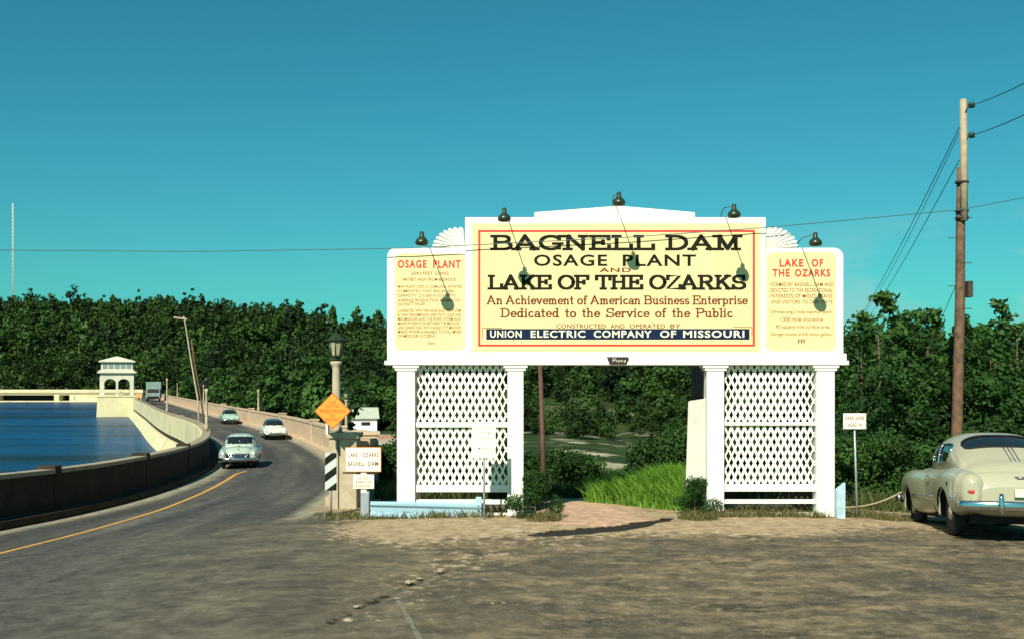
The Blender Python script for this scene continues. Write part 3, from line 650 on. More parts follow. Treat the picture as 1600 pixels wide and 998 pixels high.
tl = [('2543 FEET LONG', 643, 701, 430), ('148 FEET HIGH FROM BEDROCK', 629, 713, 439.5), ('MAIN PLANT COST IS 133 MILLION, INITIATED', 622, 722, 451), ('COMPLETED COST $30,000,000', 622, 709, 458), ('CAPACITY: 215,000 KILOWATTS', 622, 712, 465),
      ('AVERAGE PRODUCTION 400 MILLION', 622, 719, 472), ('KILOWATT HOURS', 622, 665, 478), ('CONNECTED WITH THE UNION ELECTRIC SYSTEM', 622, 720, 488), ('BY HIGH TRANSMISSION LINES TO ST. LOUIS AND', 622, 721, 494.5), ('MID-MISSOURI AND THE RIVER SYSTEM AND', 622, 720, 501),
      ('MAKES POWER FLOW BETWEEN THE MISSOURI', 622, 718, 507.5), ('LINE CONNECTING WITH KANSAS CITY MISSOURI', 622, 720, 514), ('MAKES POWER AVAILABLE TO STILL MORE', 622, 721, 520.5), ('OF MISSOURI CITIZENS', 622, 680, 527), ('Visitors', 668, 680, 538)]
sans_text('lettering', [L(s, a, b_, z, z-4.8) for s, a, b_, z in tl], YS, M['faint_ink'], c1, .004)
sans_text('lettering', [L('LAKE', 1217, 1254, 417.5, 405.5), L('OF', 1267, 1285, 417.5, 405.5), L('THE', 1206, 1233, 433, 421), L('OZARKS', 1241, 1296, 433, 421)], YS, M['red_ink'], c2, .035)
tl = [('FORMED BY BAGNELL DAM AND', 1203, 1301, 448, 6), ('DEVOTED TO THE RECREATIONAL', 1203, 1300, 457, 6), ('INTERESTS OF MISSOURIANS', 1203, 1299, 466, 6), ('AND VISITORS TO OUR STATE', 1204, 1300, 475, 6), ('129 miles long 2 miles maximum width', 1203, 1298, 492, 7), ('1300 mile shoreline', 1219, 1285, 502, 6.5), ('95 square mile surface area', 1211, 1295, 514.5, 7), ('Storage volume of 650 billion gallons', 1204, 1298, 526, 7), ('fff', 1245, 1258, 537, 7.5)]
sans_text('lettering', [L(s, a, b_, z, z-h) for s, a, b_, z, h in tl], YS, M['faint_ink'], c2, .004)
# bottom beam, caps, pediment, fans
bm1 = MB(); box_px(bm1, 606, 1320, 563, 552.2, GY-.125, GY+.55); box_px(bm1, 602, 1323, 570, 563.2, GY-.15, GY+.60); bm1.build('beam', M['white'], gate, .012)
pl = MB().prism([(gx(a), gz(b_)) for a, b_ in ((951, 568.5), (977, 568.5), (981, 557.5), (947, 557.5))], GY-.175, GY-.152).build('plaque', M['plaque'], gate)
sg = MB()
for pts in ([(956,566),(957,560),(961,560),(960,563),(957,563)], [(961,565),(964,563),(962,562),(963,566)], [(965,567),(966,562),(968,563),(966,565)], [(969,566),(970,562.5),(972,563),(970,565)], [(973,565),(976,562)], [(974,566.5),(976,563.5)]):
    sg.tube([(gx(a), GY-.177, gz(b_)) for a, b_ in pts], .007, 4)
sg.build('script_marks', M['ivory_ink'], pl)
MB().prism([(gx(a), gz(b_)) for a, b_ in ((835, 341.2), (1086, 341.2), (1086, 332), (967, 322), (835, 332))], GY+.0, GY+.2).build('pediment', M['white'], gate, .01)
def fan(cxp, sgn):
    """scalloped quarter shell beside the main board"""
    mb = MB(); n = 8; c = Vector((gx(cxp), gz(388)))
    for k in range(n):
        a0 = R(2+86*k/n); a1 = R(2+86*(k+1)/n); am = (a0+a1)/2
        rx, rz = 47*S, 29*S
        def q(a, f=1.0): return Vector((c.x + sgn*math.cos(a)*rx*f, c.y + math.sin(a)*rz*f*(1.0 + .12*math.sin(2*a))))
        p0, pm_, p1 = q(a0), q(am, 1.09), q(a1); m0, m1 = q((a0*3+a1)/4, 1.07), q((a0+3*a1)/4, 1.07); ring = [p0, m0, pm_, m1, p1]
        yf = GY-.02; V = [(c.x, yf, c.y)] + [(p.x, yf - (.03 if 0 < i < 4 else -.02), p.y) for i, p in enumerate(ring)] + [(c.x, GY+.12, c.y)] + [(p.x, GY+.12, p.y) for p in ring]
        Fc = [(0, i, i+1) for i in range(1, 5)] + [(6, i+7, i+6) for i in range(1, 5)] + [(i, i+6, i+7, i+1) for i in range(1, 5)]
        mb.add(V, Fc if sgn > 0 else [tuple(reversed(f)) for f in Fc])
    mb.build('fan_ornament', M['white'], gate)
fan(726.5, -1); fan(1195.5, 1)
# columns
for (x0, x1, yb) in ((621, 649, 806), (793, 818, 808), (1103, 1130, 808), (1274, 1302, 806)):
    c_ = box_px(MB(), x0, x1, yb, 579, GY-.10, GY+.22).build('column', M['white'], gate, .012)
    MB().box(gx(x0-3), gx(x1+3), GY-.115, GY+.25, gz(578.7), gz(574.5)).box(gx(x0-6), gx(x1+6), GY-.13, GY+.28, gz(574.2), gz(570.3)).build('capital', M['white'], c_)
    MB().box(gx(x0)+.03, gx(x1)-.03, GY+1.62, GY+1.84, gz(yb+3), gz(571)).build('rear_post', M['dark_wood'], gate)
# lattice screens
def lattice(x0, x1, zlo, zhi, y, px_, pz_, wd, name='lattice', mat=None, th=.006):
    mb = MB(); sl = (pz_/2)/(px_/2)
    for fam, s in ((0, sl), (1, -sl)):
        c = -((zhi-zlo)/sl); k = 0
        n0 = int(((zhi-zlo)/sl)/px_)+2
        for i in range(-n0, int((x1-x0)/px_)+n0+1):
            xa = x0 + i*px_ + (px_*.25 if fam else px_*.25)            # foot of the slat on zlo
            # line x = xa + (z-zlo)/s ; clip to the opening
            za, zb_ = zlo, zhi
            def xat(z): return xa + (z-zlo)/s
            t = []
            for xx in (x0, x1): t.append(zlo + (xx-xa)*s)
            lo_, hi_ = (min(t), max(t)); za = max(zlo, lo_); zb_ = min(zhi, hi_)
            if zb_-za < .02: continue
            p = Vector((xat(za), 0, za)); q = Vector((xat(zb_), 0, zb_)); hw = wd/2/abs(s)*math.sqrt(1+s*s)
            yy = y + fam*(th+.001)
            cl = lambda v: min(max(v, x0), x1)
            mb.add([(cl(p.x-hw), yy, p.z), (cl(p.x+hw), yy, p.z), (cl(q.x+hw), yy, q.z), (cl(q.x-hw), yy, q.z), (cl(p.x-hw), yy+th, p.z), (cl(p.x+hw), yy+th, p.z), (cl(q.x+hw), yy+th, q.z), (cl(q.x-hw), yy+th, q.z)],
                   [(0,1,2,3),(7,6,5,4),(0,4,5,1),(1,5,6,2),(2,6,7,3),(3,7,4,0)])
    return mb.build(name, mat or M['white'], gate)
PXs, PZs, WD = 10.35*S, 22.1*S, 4.0*S
for (x0, x1, m0, m1, b0, b1, r0_, r1_, e0, e1) in ((649, 793, 659, 667, 757, 768, 780, 787, 801, 808), (1130, 1274, 659, 664, 756, 767, 780, 786, 800, 807)):
    lattice(gx(x0), gx(x1), gz(m0), gz(570.5), GY+.02, PXs, PZs, WD)
    lattice(gx(x0), gx(x1), gz(b0), gz(m1), GY+.02, PXs, PZs, WD)
    for (a, b_) in ((m1, m0), (b1, b0), (r1_, r0_), (e1, e0)):
        box_px(MB(), x0+.1, x1-.1, a, b_, GY-.03, GY+.10).build('rail', M['white'], gate, .006)
# sides of the right pier: white side board running back, dark boards above it painted as the shade there
xa_, ya_, xb_, yb_ = gx(1102.5), GY+.06, gx(1102.5)-.27, GY+.66; zt_, zo_, zi_ = gz(622), gz(767), gz(764)
MB().add([(xa_,ya_,zo_),(xb_,yb_,zi_-.03),(xb_+.05,yb_+.03,zi_-.03),(xa_+.05,ya_+.03,zo_),(xa_,ya_,zt_),(xb_+.05,yb_-.02,zt_-.06),(xb_+.10,yb_+.01,zt_-.06),(xa_+.05,ya_+.03,zt_)], [(3,2,1,0),(4,5,6,7),(1,5,4,0),(2,6,5,1),(3,7,6,2),(0,4,7,3)]).build('side_panel', M['white'], gate)
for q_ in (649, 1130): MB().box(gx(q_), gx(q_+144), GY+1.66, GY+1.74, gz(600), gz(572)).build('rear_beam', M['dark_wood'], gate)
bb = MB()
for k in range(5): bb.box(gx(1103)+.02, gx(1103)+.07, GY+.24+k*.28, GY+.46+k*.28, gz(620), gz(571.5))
bb.build('shade_boards', M['dark_wood'], gate)
# goose-neck floodlamps
LD = 19.25
for (px, py, top) in ((659, 383, 388), (788, 346, 341), (967, 321, 322), (1147, 340, 341), (1274, 384, 388)):
    x = PX(px, LD); zb_ = CZ+(HY-py)/F*LD; zt2 = gz(top)
    a = MB(); a.tube([(x, GY+.06, zt2-.02), (x, GY+.02, zt2+.10), (x, GY-.25, zt2+.15), (x, LD+.14, zb_+.215), (x, LD+.02, zb_+.235), (x, LD, zb_+.19)], .009, 6)
    arm = a.build('lamp_arm', M['lamp_green'], gate)
    MB().lathe([(.022, .235), (.036, .225), (.042, .15), (.06, .125), (.105, .085), (.12, .04), (.105, 0.0), (.09, .0), (.09, .02), (.02, .06)], 16, (x, LD, zb_)).build('lamp_shade', M['lamp_green'], arm)

# ------------------------------------------------------------------ end pier, lantern, small signs
ez = float(lot_z(-3.4, 22.6)); 
ep = empty('end_pillar', (PX(533, 22.5), 22.5, ez-.05), 'tan concrete end pillar of the parapet by the orange diamond sign', 'pillar')
MB().box(-.20, .36, -.28, .30, -.2, 1.50).build('shaft', M['pier'], ep, .02)
MB().box(-.25, .41, -.33, .35, 1.503, 1.62).build('cap', M['pier'], ep, .02)
MB().box(-.02, .0, -.295, -.283, 0, 1.48).build('joint', M['dark_wood'], ep)
def lamp_post(x, y, z, s, label, top):
    r_ = empty('lamp_post', (x, y, z), label, 'lamp post'); h = top; q = .62*s; u = .92*s
    MB().lathe([(.20*q, 0), (.20*q, .08*s), (.165*q, .14*s), (.15*q, h*.4), (.13*q, h-.14*s), (.14*q, h-.1*s), (.20*q, h-.05*s), (.20*q, h)], 14).build('column', M['pier'], r_)
    lan = MB().lathe([(.10*q, h+.001), (.13*q, h+.04*s), (.10*q, h+.07*s), (.19*q, h+.10*s), (.19*q, h+.12*s)], 8, smooth=False); z_ = h+.12*s
    for k in range(8):
        a = 2*math.pi*k/8; lan.tube([(.185*q*math.cos(a), .185*q*math.sin(a), z_), (.25*q*math.cos(a), .25*q*math.sin(a), z_+.30*u)], .02*q, 4)
    lan.lathe([(.26*q, z_+.30*u), (.32*q, z_+.325*u), (.32*q, z_+.345*u), (.20*q, z_+.41*u), (.10*q, z_+.49*u), (.04*q, z_+.51*u), (.03*q, z_+.54*u), (.055*q, z_+.57*u), (.01*q, z_+.61*u)], 8, smooth=False)
    ln = lan.build('lantern', M['lamp_green'], r_)
    MB().lathe([(.175*q, z_+.003), (.24*q, z_+.298*u)], 8, smooth=False).build('lantern_glass', pm('lantern_glass', (.34, .33, .20), .3, .2, 5), ln)
    return r_
zc = ez-.05+1.623
lamp_post(PX(525.5, 22.45), 22.45, zc, 1.0, 'near lamp post with dark lantern standing on the tan end pillar', CZ+(HY-564)/F*22.45-zc)
lz = float(terrain_z(PX(541, 66), 66))
lamp_post(PX(541, 66), 66, lz, 1.0, 'smaller far lamp post right of the end pillar, before the white house', CZ+(HY-624)/F*66-lz)

# orange diamond warning sign
d0 = 22.0; dz = CZ+(HY-641)/F*d0; dx0 = PX(523.5, d0); gz0 = float(lot_z(dx0, d0))
ds = empty('warning_sign', (dx0, d0, gz0), 'orange diamond sign warning of pedestrians on the lamp post', 'sign')
def rod(name, x, y, z0, z1, r_, mat, par): return MB().tube([(x, y, z0), (x, y, z1)], r_, 8).build(name, mat, par)
hd = 28.5/F*d0; c_ = dz-gz0
MB().prism([(0, c_-hd), (hd, c_), (0, c_+hd), (-hd, c_)], -.30, -.285).build('border', M['orange_ink'], ds)
h2 = hd*.93; db = MB().prism([(0, c_-h2), (h2, c_), (0, c_+h2), (-h2, c_)], -.305, -.3003).build('sign_face', M['orange'], ds)
u = 1/F*d0
def dl(s, cx, wd, zc_, h): return (s, (cx-wd/2)*u, (cx+wd/2)*u, c_+(zc_-h/2)*u, c_+(zc_+h/2)*u)
sans_text('lettering', [dl('LOOK', 0, 12, 13.5, 4.5), dl('OUT FOR', 0, 20, 7.3, 4.5), dl('PEDESTRIANS', 0, 39, 0, 5.5), dl('ON', 0, 7, -7, 4.5), dl('HIGHWAY', 0, 22, -13, 4.5)], -.3075, M['orange_ink'], db, .012)
MB().box(-.06, .06, -.285, -.2, c_-.05, c_+.05).build('bracket', M['grey_metal'], ds); MB().box(-.14, -.10, -.284, -.1, c_-hd-.1, c_-hd+.45).build('bracket', M['signwhite'], ds)
# striped object marker
d1 = 20.9; mx = PX(517, d1); mz = float(lot_z(mx, d1))
om = empty('hazard_marker', (mx, d1, mz), 'upright black and white striped marker on a thin post by the road', 'marker')
zt1 = CZ+(HY-707)/F*d1-mz; zb1 = CZ+(HY-765.5)/F*d1-mz; hw = 9/F*d1
MB().box(-hw, hw, -.012, 0, zb1, zt1).build('board', pm('marker_white', (.50, .55, .52), .5, .06, 5), om)
st = MB(); H_ = zt1-zb1
def clip_poly(poly):
    def half(p, ax, lim, s):
        o_ = []
        for i in range(len(p)):
            a, b_ = p[i], p[(i+1) % len(p)]; ina = s*(a[ax]-lim) <= 0; inb = s*(b_[ax]-lim) <= 0
            if ina: o_.append(a)
            if ina != inb:
                t = (lim-a[ax])/(b_[ax]-a[ax]); o_.append((a[0]+t*(b_[0]-a[0]), a[1]+t*(b_[1]-a[1])))
        return o_
    for ax, lim, s in ((0, -hw, -1), (0, hw, 1), (1, zb1, -1), (1, zt1, 1)):
        poly = half(poly, ax, lim, s)
        if len(poly) < 3: return None
    return poly
for k in range(-1, 4):
    z_ = zb1 - .16 + k*H_*.44; dh = 2*hw*.75; bw = H_*.21
    p = clip_poly([(-hw, z_), (hw, z_+dh), (hw, z_+dh+bw), (-hw, z_+bw)])
    if p: st.prism(p, -.0145, -.0122)
st.build('stripes', M['black_ink'], om)
rod('post', 0, .02, -.2, zt1-.05, .022, M['grey_metal'], om)
# place-name sign and its small notice below
d2 = 20.5; nx_ = PX(569, d2); nz_ = float(lot_z(nx_, d2))
ns = empty('place_sign', (nx_, d2, nz_), 'white board naming lake and dam with a small notice below on a pale post', 'sign')
def zz(py, d, b_): return CZ+(HY-py)/F*d-b_
k2 = d2/F
bd = MB().box((541.5-569)*k2, (595.5-569)*k2, -.10, -.08, zz(735, d2, nz_), zz(698.5, d2, nz_)).build('board', M['signwhite'], ns, .004)
eb = MB()
for (a, b_, c, d) in ((541.5, 595.5, 735.8, 735.1), (541.5, 595.5, 698.4, 697.6), (595.6, 596.4, 735.8, 697.6), (540.6, 541.4, 735.8, 697.6)): eb.box((a-569)*k2, (b_-569)*k2, -.103, -.078, zz(c, d2, nz_), zz(d, d2, nz_))
eb.build('edge_trim', M['orange'], bd)
SL = lambda s, a, b_, zb_, zt2: (s, (a-569)*k2, (b_-569)*k2, zz(zb_, d2, nz_), zz(zt2, d2, nz_))
sans_text('lettering', [SL('LAKE', 546, 560, 713, 706), SL('OZARKS', 568, 593, 713, 706), SL('BAGNELL', 545, 571, 726.5, 719.5), SL('DAM', 576, 592, 726.5, 719.5)], -.1025, M['brown_ink'], bd, .01)
bd2 = MB().box((553-569)*k2, (585.5-569)*k2, -.10, -.08, zz(762, d2, nz_), zz(740, d2, nz_)).build('notice', M['signwhite'], ns, .004)
sans_text('lettering', [SL('DO NOT', 560, 577, 748, 743.5), SL('PARK ON', 557, 582, 754, 749.5), SL('ROADWAY', 557, 582, 760, 755.5)], -.1025, M['faint_ink'], bd2, .004)
MB().box(-.055, .055, -.075, .035, -.3, zz(700, d2, nz_)).build('post', M['signwhite'], ns, .01)
MB().box((536-569)*k2, (590-569)*k2, -.07, -.04, zz(739, d2, nz_), zz(736.6, d2, nz_)).build('crossbar', M['dark_wood'], ns)
# guard rail
d3 = 20.15
gr = empty('guard_rail', (PX(662, d3), d3, float(lot_z(-1.6, d3))), 'short pale blue steel guard rail in front of the left lattice', 'guard rail'); gb = gr.location.copy()
def gpt(px, py, d): p = Pt(px, py, d); return (p.x-gb.x, p.y-gb.y, p.z-gb.z)
rl = MB(); nseg = 24; prof = [(-.00, .5), (-.045, .40), (-.045, .28), (.0, .14), (.0, -.14), (-.045, -.28), (-.045, -.40), (0, -.5)]
V = []
for i in range(nseg+1):
    t = i/nseg; px = 579+t*(752-579); top = 783+t*2-1; bot = 808+t*9; 
    a = Vector(gpt(px, top, d3-.13+.06*t)); b_ = Vector(gpt(px, bot, d3-.13+.06*t)); m_ = (a+b_)/2; hh = (a.z-b_.z)
    for (o_, f) in prof: V.append((m_.x, m_.y+o_*(1-.3*t), m_.z+f*hh*.96))
    for (o_, f) in reversed(prof): V.append((m_.x, m_.y+.012+o_*(1-.3*t), m_.z+f*hh*.96))
np_ = len(prof)*2; Fc = [(i*np_+k, i*np_+(k+1) % np_, (i+1)*np_+(k+1) % np_, (i+1)*np_+k) for i in range(nseg) for k in range(np_)] + [tuple(range(np_-1, -1, -1)), tuple(nseg*np_+k for k in range(np_))]
rl.add(V, Fc).build('rail', M['rail_blue'], gr)
MB().box(*[gpt(564, 0, d3)[0], gpt(577, 0, d3)[0]], -.06, .09, -.3, gpt(0, 768, d3)[2]).build('post', M['grey_metal'], gr, .008)
p2 = MB(); p2.box(gpt(743.5, 0, d3)[0], gpt(752.5, 0, d3)[0], -.07, .08, -.3, gpt(0, 776, d3)[2]).build('post', M['post_blue'], gr, .008)
bl = MB()
for py in (790, 797, 805, 812): MB().lathe([(.018, 0), (.014, .015)], 8, gpt(748, py, d3-.09), Matrix.Rotation(R(90), 4, 'X')).build('bolt', M['dark_wood'], gr)
# pale notice on a grey post before the left lattice
d4 = 19.55; qx = PX(756.5, d4); qz = float(lot_z(qx, d4))
nb = empty('notice_board', (qx, d4, qz), 'upright white notice with faint writing on a thin grey post before the lattice', 'sign'); k4 = d4/F
b4 = MB().box((737.5-756.5)*k4, (774.5-756.5)*k4, -.05, -.03, zz(715, d4, qz), zz(658, d4, qz)).build('board', M['signwhite'], nb, .004)
NL = lambda s, a, b_, zb_, zt2: (s, (a-756.5)*k4, (b_-756.5)*k4, zz(zb_, d4, qz), zz(zt2, d4, qz))
sans_text('lettering', [NL('HOW TO SEE', 743, 768, 669, 665), NL('THE DAM', 747, 766, 677, 673.5), NL('AND POWER', 745, 767, 685.5, 681.5), NL('PLANT', 751, 763, 693, 689.5), NL('Missouri', 747, 766, 701.5, 697), NL('30', 754, 760, 709.5, 705.5)], -.0525, pm('pale_lettering', (.46, .45, .38), .7, .1), b4, .002)
rod('post', 0, 0, -.2, zz(660, d4, qz), .022, M['grey_metal'], nb)
# parking sign right
d5 = 20.6; sx5 = PX(1334.5, d5); sz5 = float(lot_z(sx5, d5)); k5 = d5/F
ps = empty('parking_sign', (sx5, d5, sz5), 'small white park here sign on a thin pole beside the big sign', 'sign')
b5 = MB().box((1316.5-1334.5)*k5, (1352-1334.5)*k5, -.05, -.035, zz(669.5, d5, sz5), zz(645, d5, sz5)).build('board', M['signwhite'], ps, .004)
QL = lambda s, a, b_, zb_, zt2: (s, (a-1334.5)*k5, (b_-1334.5)*k5, zz(zb_, d5, sz5), zz(zt2, d5, sz5))
sans_text('lettering', [QL('PARK HERE', 1319.5, 1349.5, 655.5, 649.5), QL('HEAD IN', 1323.5, 1345.5, 666, 660)], -.0525, M['brown_ink'], b5, .01)
pole5 = MB().tube([(0, 0, zz(647, d5, sz5)), (.07, .02, -.2)], .020, 8).build('post', M['grey_metal'], ps)
# pale blue post with a rope to the bank
d6 = 20.2; px6 = PX(1313, d6); z6 = float(lot_z(px6, d6))
bp = empty('bollard', (px6, d6, z6), 'short pale blue wooden post with a slanted top at the right column', 'post')
hw6 = 6.5/F*d6
MB().add([(-hw6,-.07,-.3),(hw6,-.07,-.3),(hw6,.07,-.3),(-hw6,.07,-.3),(-hw6,-.07,zz(764,d6,z6)),(hw6,-.07,zz(753,d6,z6)),(hw6,.07,zz(753,d6,z6)),(-hw6,.07,zz(764,d6,z6))], [(3,2,1,0),(4,5,6,7),(0,1,5,4),(1,2,6,5),(2,3,7,6),(3,0,4,7)]).build('post_shaft', M['post_blue'], bp, .008)
ra = Pt(1317, 792, d6); rb = Pt(1412, 766, 22.6); pts = []
for i in range(17):
    t = i/16; p = ra.lerp(rb, t); p.z -= .16*4*t*(1-t)*.6; pts.append(p)
tag(MB().tube(pts, .016, 6).build('rope', M['rope']), 'sagging pale rope running from the blue post to behind the parked car', 'rope')

# ------------------------------------------------------------------ poles and wires
d7 = 30.0; bz = float(terrain_z(PX(1495, d7), d7))
up = empty('utility_pole', (PX(1493, d7), d7, bz), 'tall spliced wooden utility pole with two insulators behind the parked car', 'utility pole'); ub = up.location.copy()
def loc(px, py, d, base=ub): p = Pt(px, py, d); return p-base
def lvec(px, py, d): return tuple(loc(px, py, d))
MB().tube([(0, 0, -.4), lvec(1495, 676, d7), lvec(1500, 470, d7), lvec(1501, 330, d7), lvec(1501, 262, d7)], [.155, .15, .132, .12, .10], 12).build('lower_pole', M['wood_pole'], up)
MB().tube([lvec(1506, 345, d7-.13), lvec(1506, 250, d7-.10), lvec(1505, 156, d7)], [.105, .10, .09], 12).build('upper_pole', M['wood_pale'], up)
bnd = MB()
for py in (330, 341, 285): 
    c = Vector(lvec(1503, py, d7-.05)); MB().lathe([(.18, -.03), (.18, .03)], 14, c).build('strap', M['dark_wood'], up)
for py in (165, 212):
    br = MB().tube([lvec(1508, py+12, d7-.1), lvec(1512, py+3, d7-.15), lvec(1517, py, d7-.2)], .018, 6).build('bracket', M['dark_wood'], up)
    MB().lathe([(.04, -.07), (.10, -.05), (.07, -.01), (.11, .02), (.06, .07), (.03, .09)], 10, Vector(lvec(1518, py, d7-.2))).build('insulator', M['lamp_green'], br)
stp = MB()
for i, (py, s) in enumerate(((340, 1), (372, -1), (411, 1), (447, -1), (482, 1), (520, -1))):
    a = lvec(1500+s*6, py, d7-.1); MB().tube([a, (a[0]+s*.22, a[1], a[2])], .012, 5).build('climbing_peg', M['dark_wood'], up)
MB().box(*[lvec(1508, 0, d7)[0], lvec(1516, 0, d7)[0]], -.2, .05, lvec(0, 465, d7)[2], lvec(0, 440, d7)[2]).build('fuse_box', M['dark_wood'], up, .01)
def wire(name, pts, sag, r_, mat, label, group=None):
    P_ = []
    for a, b_ in zip(pts[:-1], pts[1:]):
        for i in range(13):
            t = i/12; p = Vector(a).lerp(Vector(b_), t); p.z -= sag*4*t*(1-t); P_.append(p)
    Q = [P_[0]] + [p for q, p in zip(P_[:-1], P_[1:]) if (p-q).length > 1e-4]
    return tag(MB().tube(Q, r_, 5).build(name, mat), label, 'wire', group)
wire('overhead_wire', [Pt(1518, 165, d7-.2), Pt(1640, 110, 22)], .05, .012, M['wire'], 'upper wire leaving the pole top towards the right edge')
wire('overhead_wire', [Pt(1518, 212, d7-.2), Pt(1640, 160, 22)], .05, .012, M['wire'], 'second wire leaving the pole below the top insulator')
wire('overhead_wire', [Pt(1499, 199, d7), Pt(1338, 505, 75)], .3, .013, M['wire_blue'], 'upper faint wire slanting down left from the pole to the trees')
wire('overhead_wire', [Pt(1499, 207, d7), Pt(1342, 500, 75)], .5, .010, M['wire_blue'], 'faint wire just below the upper slanting one')
wire('overhead_wire', [Pt(1499, 250, d7), Pt(1345, 512, 75)], .3, .012, M['wire_blue'], 'lower faint wire slanting down left from the pole')
wire('overhead_wire', [Pt(1496, 440, d7), Pt(1470, 500, 40)], .0, .010, M['wire_blue'], 'short faint wire below the fuse box going down behind the pole')
wd_ = 20.2
wire('overhead_wire', [Pt(-120, 390, wd_), Pt(300, 393, wd_), Pt(640, 388, wd_), Pt(980, 371, wd_), Pt(1195, 356, wd_), Pt(1500, 328, wd_), Pt(1720, 286, wd_)], 0, .0085, M['wire_blue'], 'long horizontal wire crossing the whole sky past the big sign')
# radio mast on the ridge
rmz = float(terrain_z(PX(20, 560), 560)); rm = empty('radio_mast', (PX(20, 560), 560, rmz), 'thin pale radio mast above the ridge trees at the left edge', 'mast')
ht = (HY-318)/F*560+CZ-rmz; mm = MB()
for k in range(3): mm.tube([(.35*math.cos(k*2.1), .35*math.sin(k*2.1), 0), (.3*math.cos(k*2.1), .3*math.sin(k*2.1), ht)], .09, 4)
for i in range(int(ht/2)): 
    for k in range(3): mm.tube([(.35*math.cos(k*2.1), .35*math.sin(k*2.1), i*2), (.35*math.cos(k*2.1+2.1), .35*math.sin(k*2.1+2.1), i*2+2)], .05, 3)
mm.build('lattice_mast', M['dam_grey'], rm)
# leaning pole with crossarm beyond the parapet
d8 = 112.0; b8 = Pt(312, 634, d8); b8.z = float(terrain_z(b8.x, d8))
lpz = empty('leaning_pole', b8, 'tall leaning wooden pole with a short pale crossarm beyond the dam parapet', 'utility pole')
l8 = lambda px, py: tuple(Pt(px, py, d8)-b8)
MB().tube([(0.15, 0, -1), l8(309, 622), l8(298, 560), l8(289, 503), l8(287, 494)], [.095, .09, .075, .06, .05], 8).build('pole', M['pier'], lpz)
MB().tube([(1.0, .6, -1), l8(314, 622), l8(303, 562), l8(299, 530)], [.10, .09, .08, .06], 8).build('brace', M['wood_pole'], lpz)
MB().box(-.7, .7, -.07, .07, -.08, .08, Matrix.Translation(Vector(l8(282, 497)))@Matrix.Rotation(R(8), 4, 'Y')).build('crossarm', M['wood_pale'], lpz)
# brown pole seen through the gateway
d9 = 38.0; b9 = Pt(851, 742, d9); b9.z = float(terrain_z(b9.x, d9))-.2
bpz = empty('brown_pole', b9, 'thin brown leaning pole seen through the left of the gateway', 'utility pole')
MB().tube([(0, 0, 0), tuple(Pt(847, 660, d9)-b9), tuple(Pt(843, 540, d9)-b9), tuple(Pt(841, 480, d9)-b9)], [.10, .09, .08, .07], 8).build('pole', M['rust_pole'], bpz)
pg = MB()
for py, s in ((604, 1), (622, 1), (646, 1), (665, -1)): a = Pt(845, py, d9)-b9; MB().tube([tuple(a), (a.x+s*.14, a.y-.1, a.z)], .012, 4).build('climbing_peg', M['dark_wood'], bpz)

# ------------------------------------------------------------------ house below the dam
hy = 200.0; hx = PX(553, hy); hz = float(terrain_z(hx, hy))
hz = CZ-(680-HY)/F*hy
hs = empty('white_house', (hx, hy, hz), 'small white house with grey gable roof beyond the parapet', 'house', rz=R(11)); hs.scale = (1.35, 1.1, 1.15)
hb = MB().box(-3.2, 3.0, -2.2, 2.6, -2, 2.9).build('wall', M['housewhite'], hs)
rf = MB(); rf.add([(-3.5,-2.6,2.75),(3.3,-2.6,2.75),(3.3,3.0,2.75),(-3.5,3.0,2.75),(-3.5,.2,4.5),(3.3,.2,4.5),(-3.5,-2.6,2.95),(3.3,-2.6,2.95),(3.3,3.0,2.95),(-3.5,3.0,2.95)], [(3,2,1,0),(0,1,7,6),(6,7,5,4),(2,3,9,8),(8,9,4,5),(1,2,8,5,7),(3,0,6,4,9)]); rf.build('roof', M['houseroof'], hs)
for (a, b_, c, d) in ((.9, 2.1, .35, .85), (.9, 2.1, 1.7, 2.25), (-1.4, .1, .6, 1.15), (-2.9, -2.2, .4, .8), (-2.9, -2.2, 1.7, 2.1)): MB().box(a, b_, -2.24, -2.203, c, d).build('window', M['dark_gap'], hs)
MB().box(-1.5, .2, -2.7, -2.21, 1.16, 1.26).build('awning', M['post_blue'], hs)
lw = empty('brick_wall', (hx+3.5, hy-7, hz-.6), 'low red brown wall running in front of the white house', 'wall')
MB().box(-5, 6, -.2, .2, -2, .85).build('wall_body', M['brick'], lw); MB().box(-5.1, 6.1, -.26, .26, .853, .97).build('coping', M['parapet'], lw)

# ------------------------------------------------------------------ cars
def loft(st, ns=90, nr=48):
    """st rows: (y, xc, a, zb, zt, n) -> verts, quads of a closed skin along y"""
    st = np.array(st, float); fs = [smooth_interp(st[:, 0], st[:, k]) for k in range(1, 6)]
    t = np.linspace(0, 1, ns); yy = st[0, 0] + (st[-1, 0]-st[0, 0])*(.5-.5*np.cos(np.pi*t)*(.35) - .5*(1-2*t)*.65)
    th = np.linspace(0, 2*np.pi, nr, endpoint=False); V = np.empty((ns, nr, 3))
    for i, y in enumerate(yy):
        xc, a, zb_, zt2, n = [float(f(y)) for f in fs]; c, s = np.cos(th), np.sin(th)
        V[i, :, 0] = xc + a*np.sign(c)*np.abs(c)**(2/n); V[i, :, 1] = y; V[i, :, 2] = (zb_+zt2)/2 + (zt2-zb_)/2*np.sign(s)*np.abs(s)**(2/n)
    i = np.arange(ns*nr).reshape(ns, nr); j = np.roll(i, -1, 1)
    Q = np.stack([i[:-1], j[:-1], j[1:], i[1:]], -1).reshape(-1, 4)
    return V.reshape(-1, 3), Q, [i[0][::-1].tolist(), i[-1].tolist()]
def sg_(v): return -1.0 if v < 0 else 1.0
def _sec(st, y):
    a_ = np.array(st, float); return [float(smooth_interp(a_[:, 0], a_[:, k])(y)) for k in range(1, 6)]
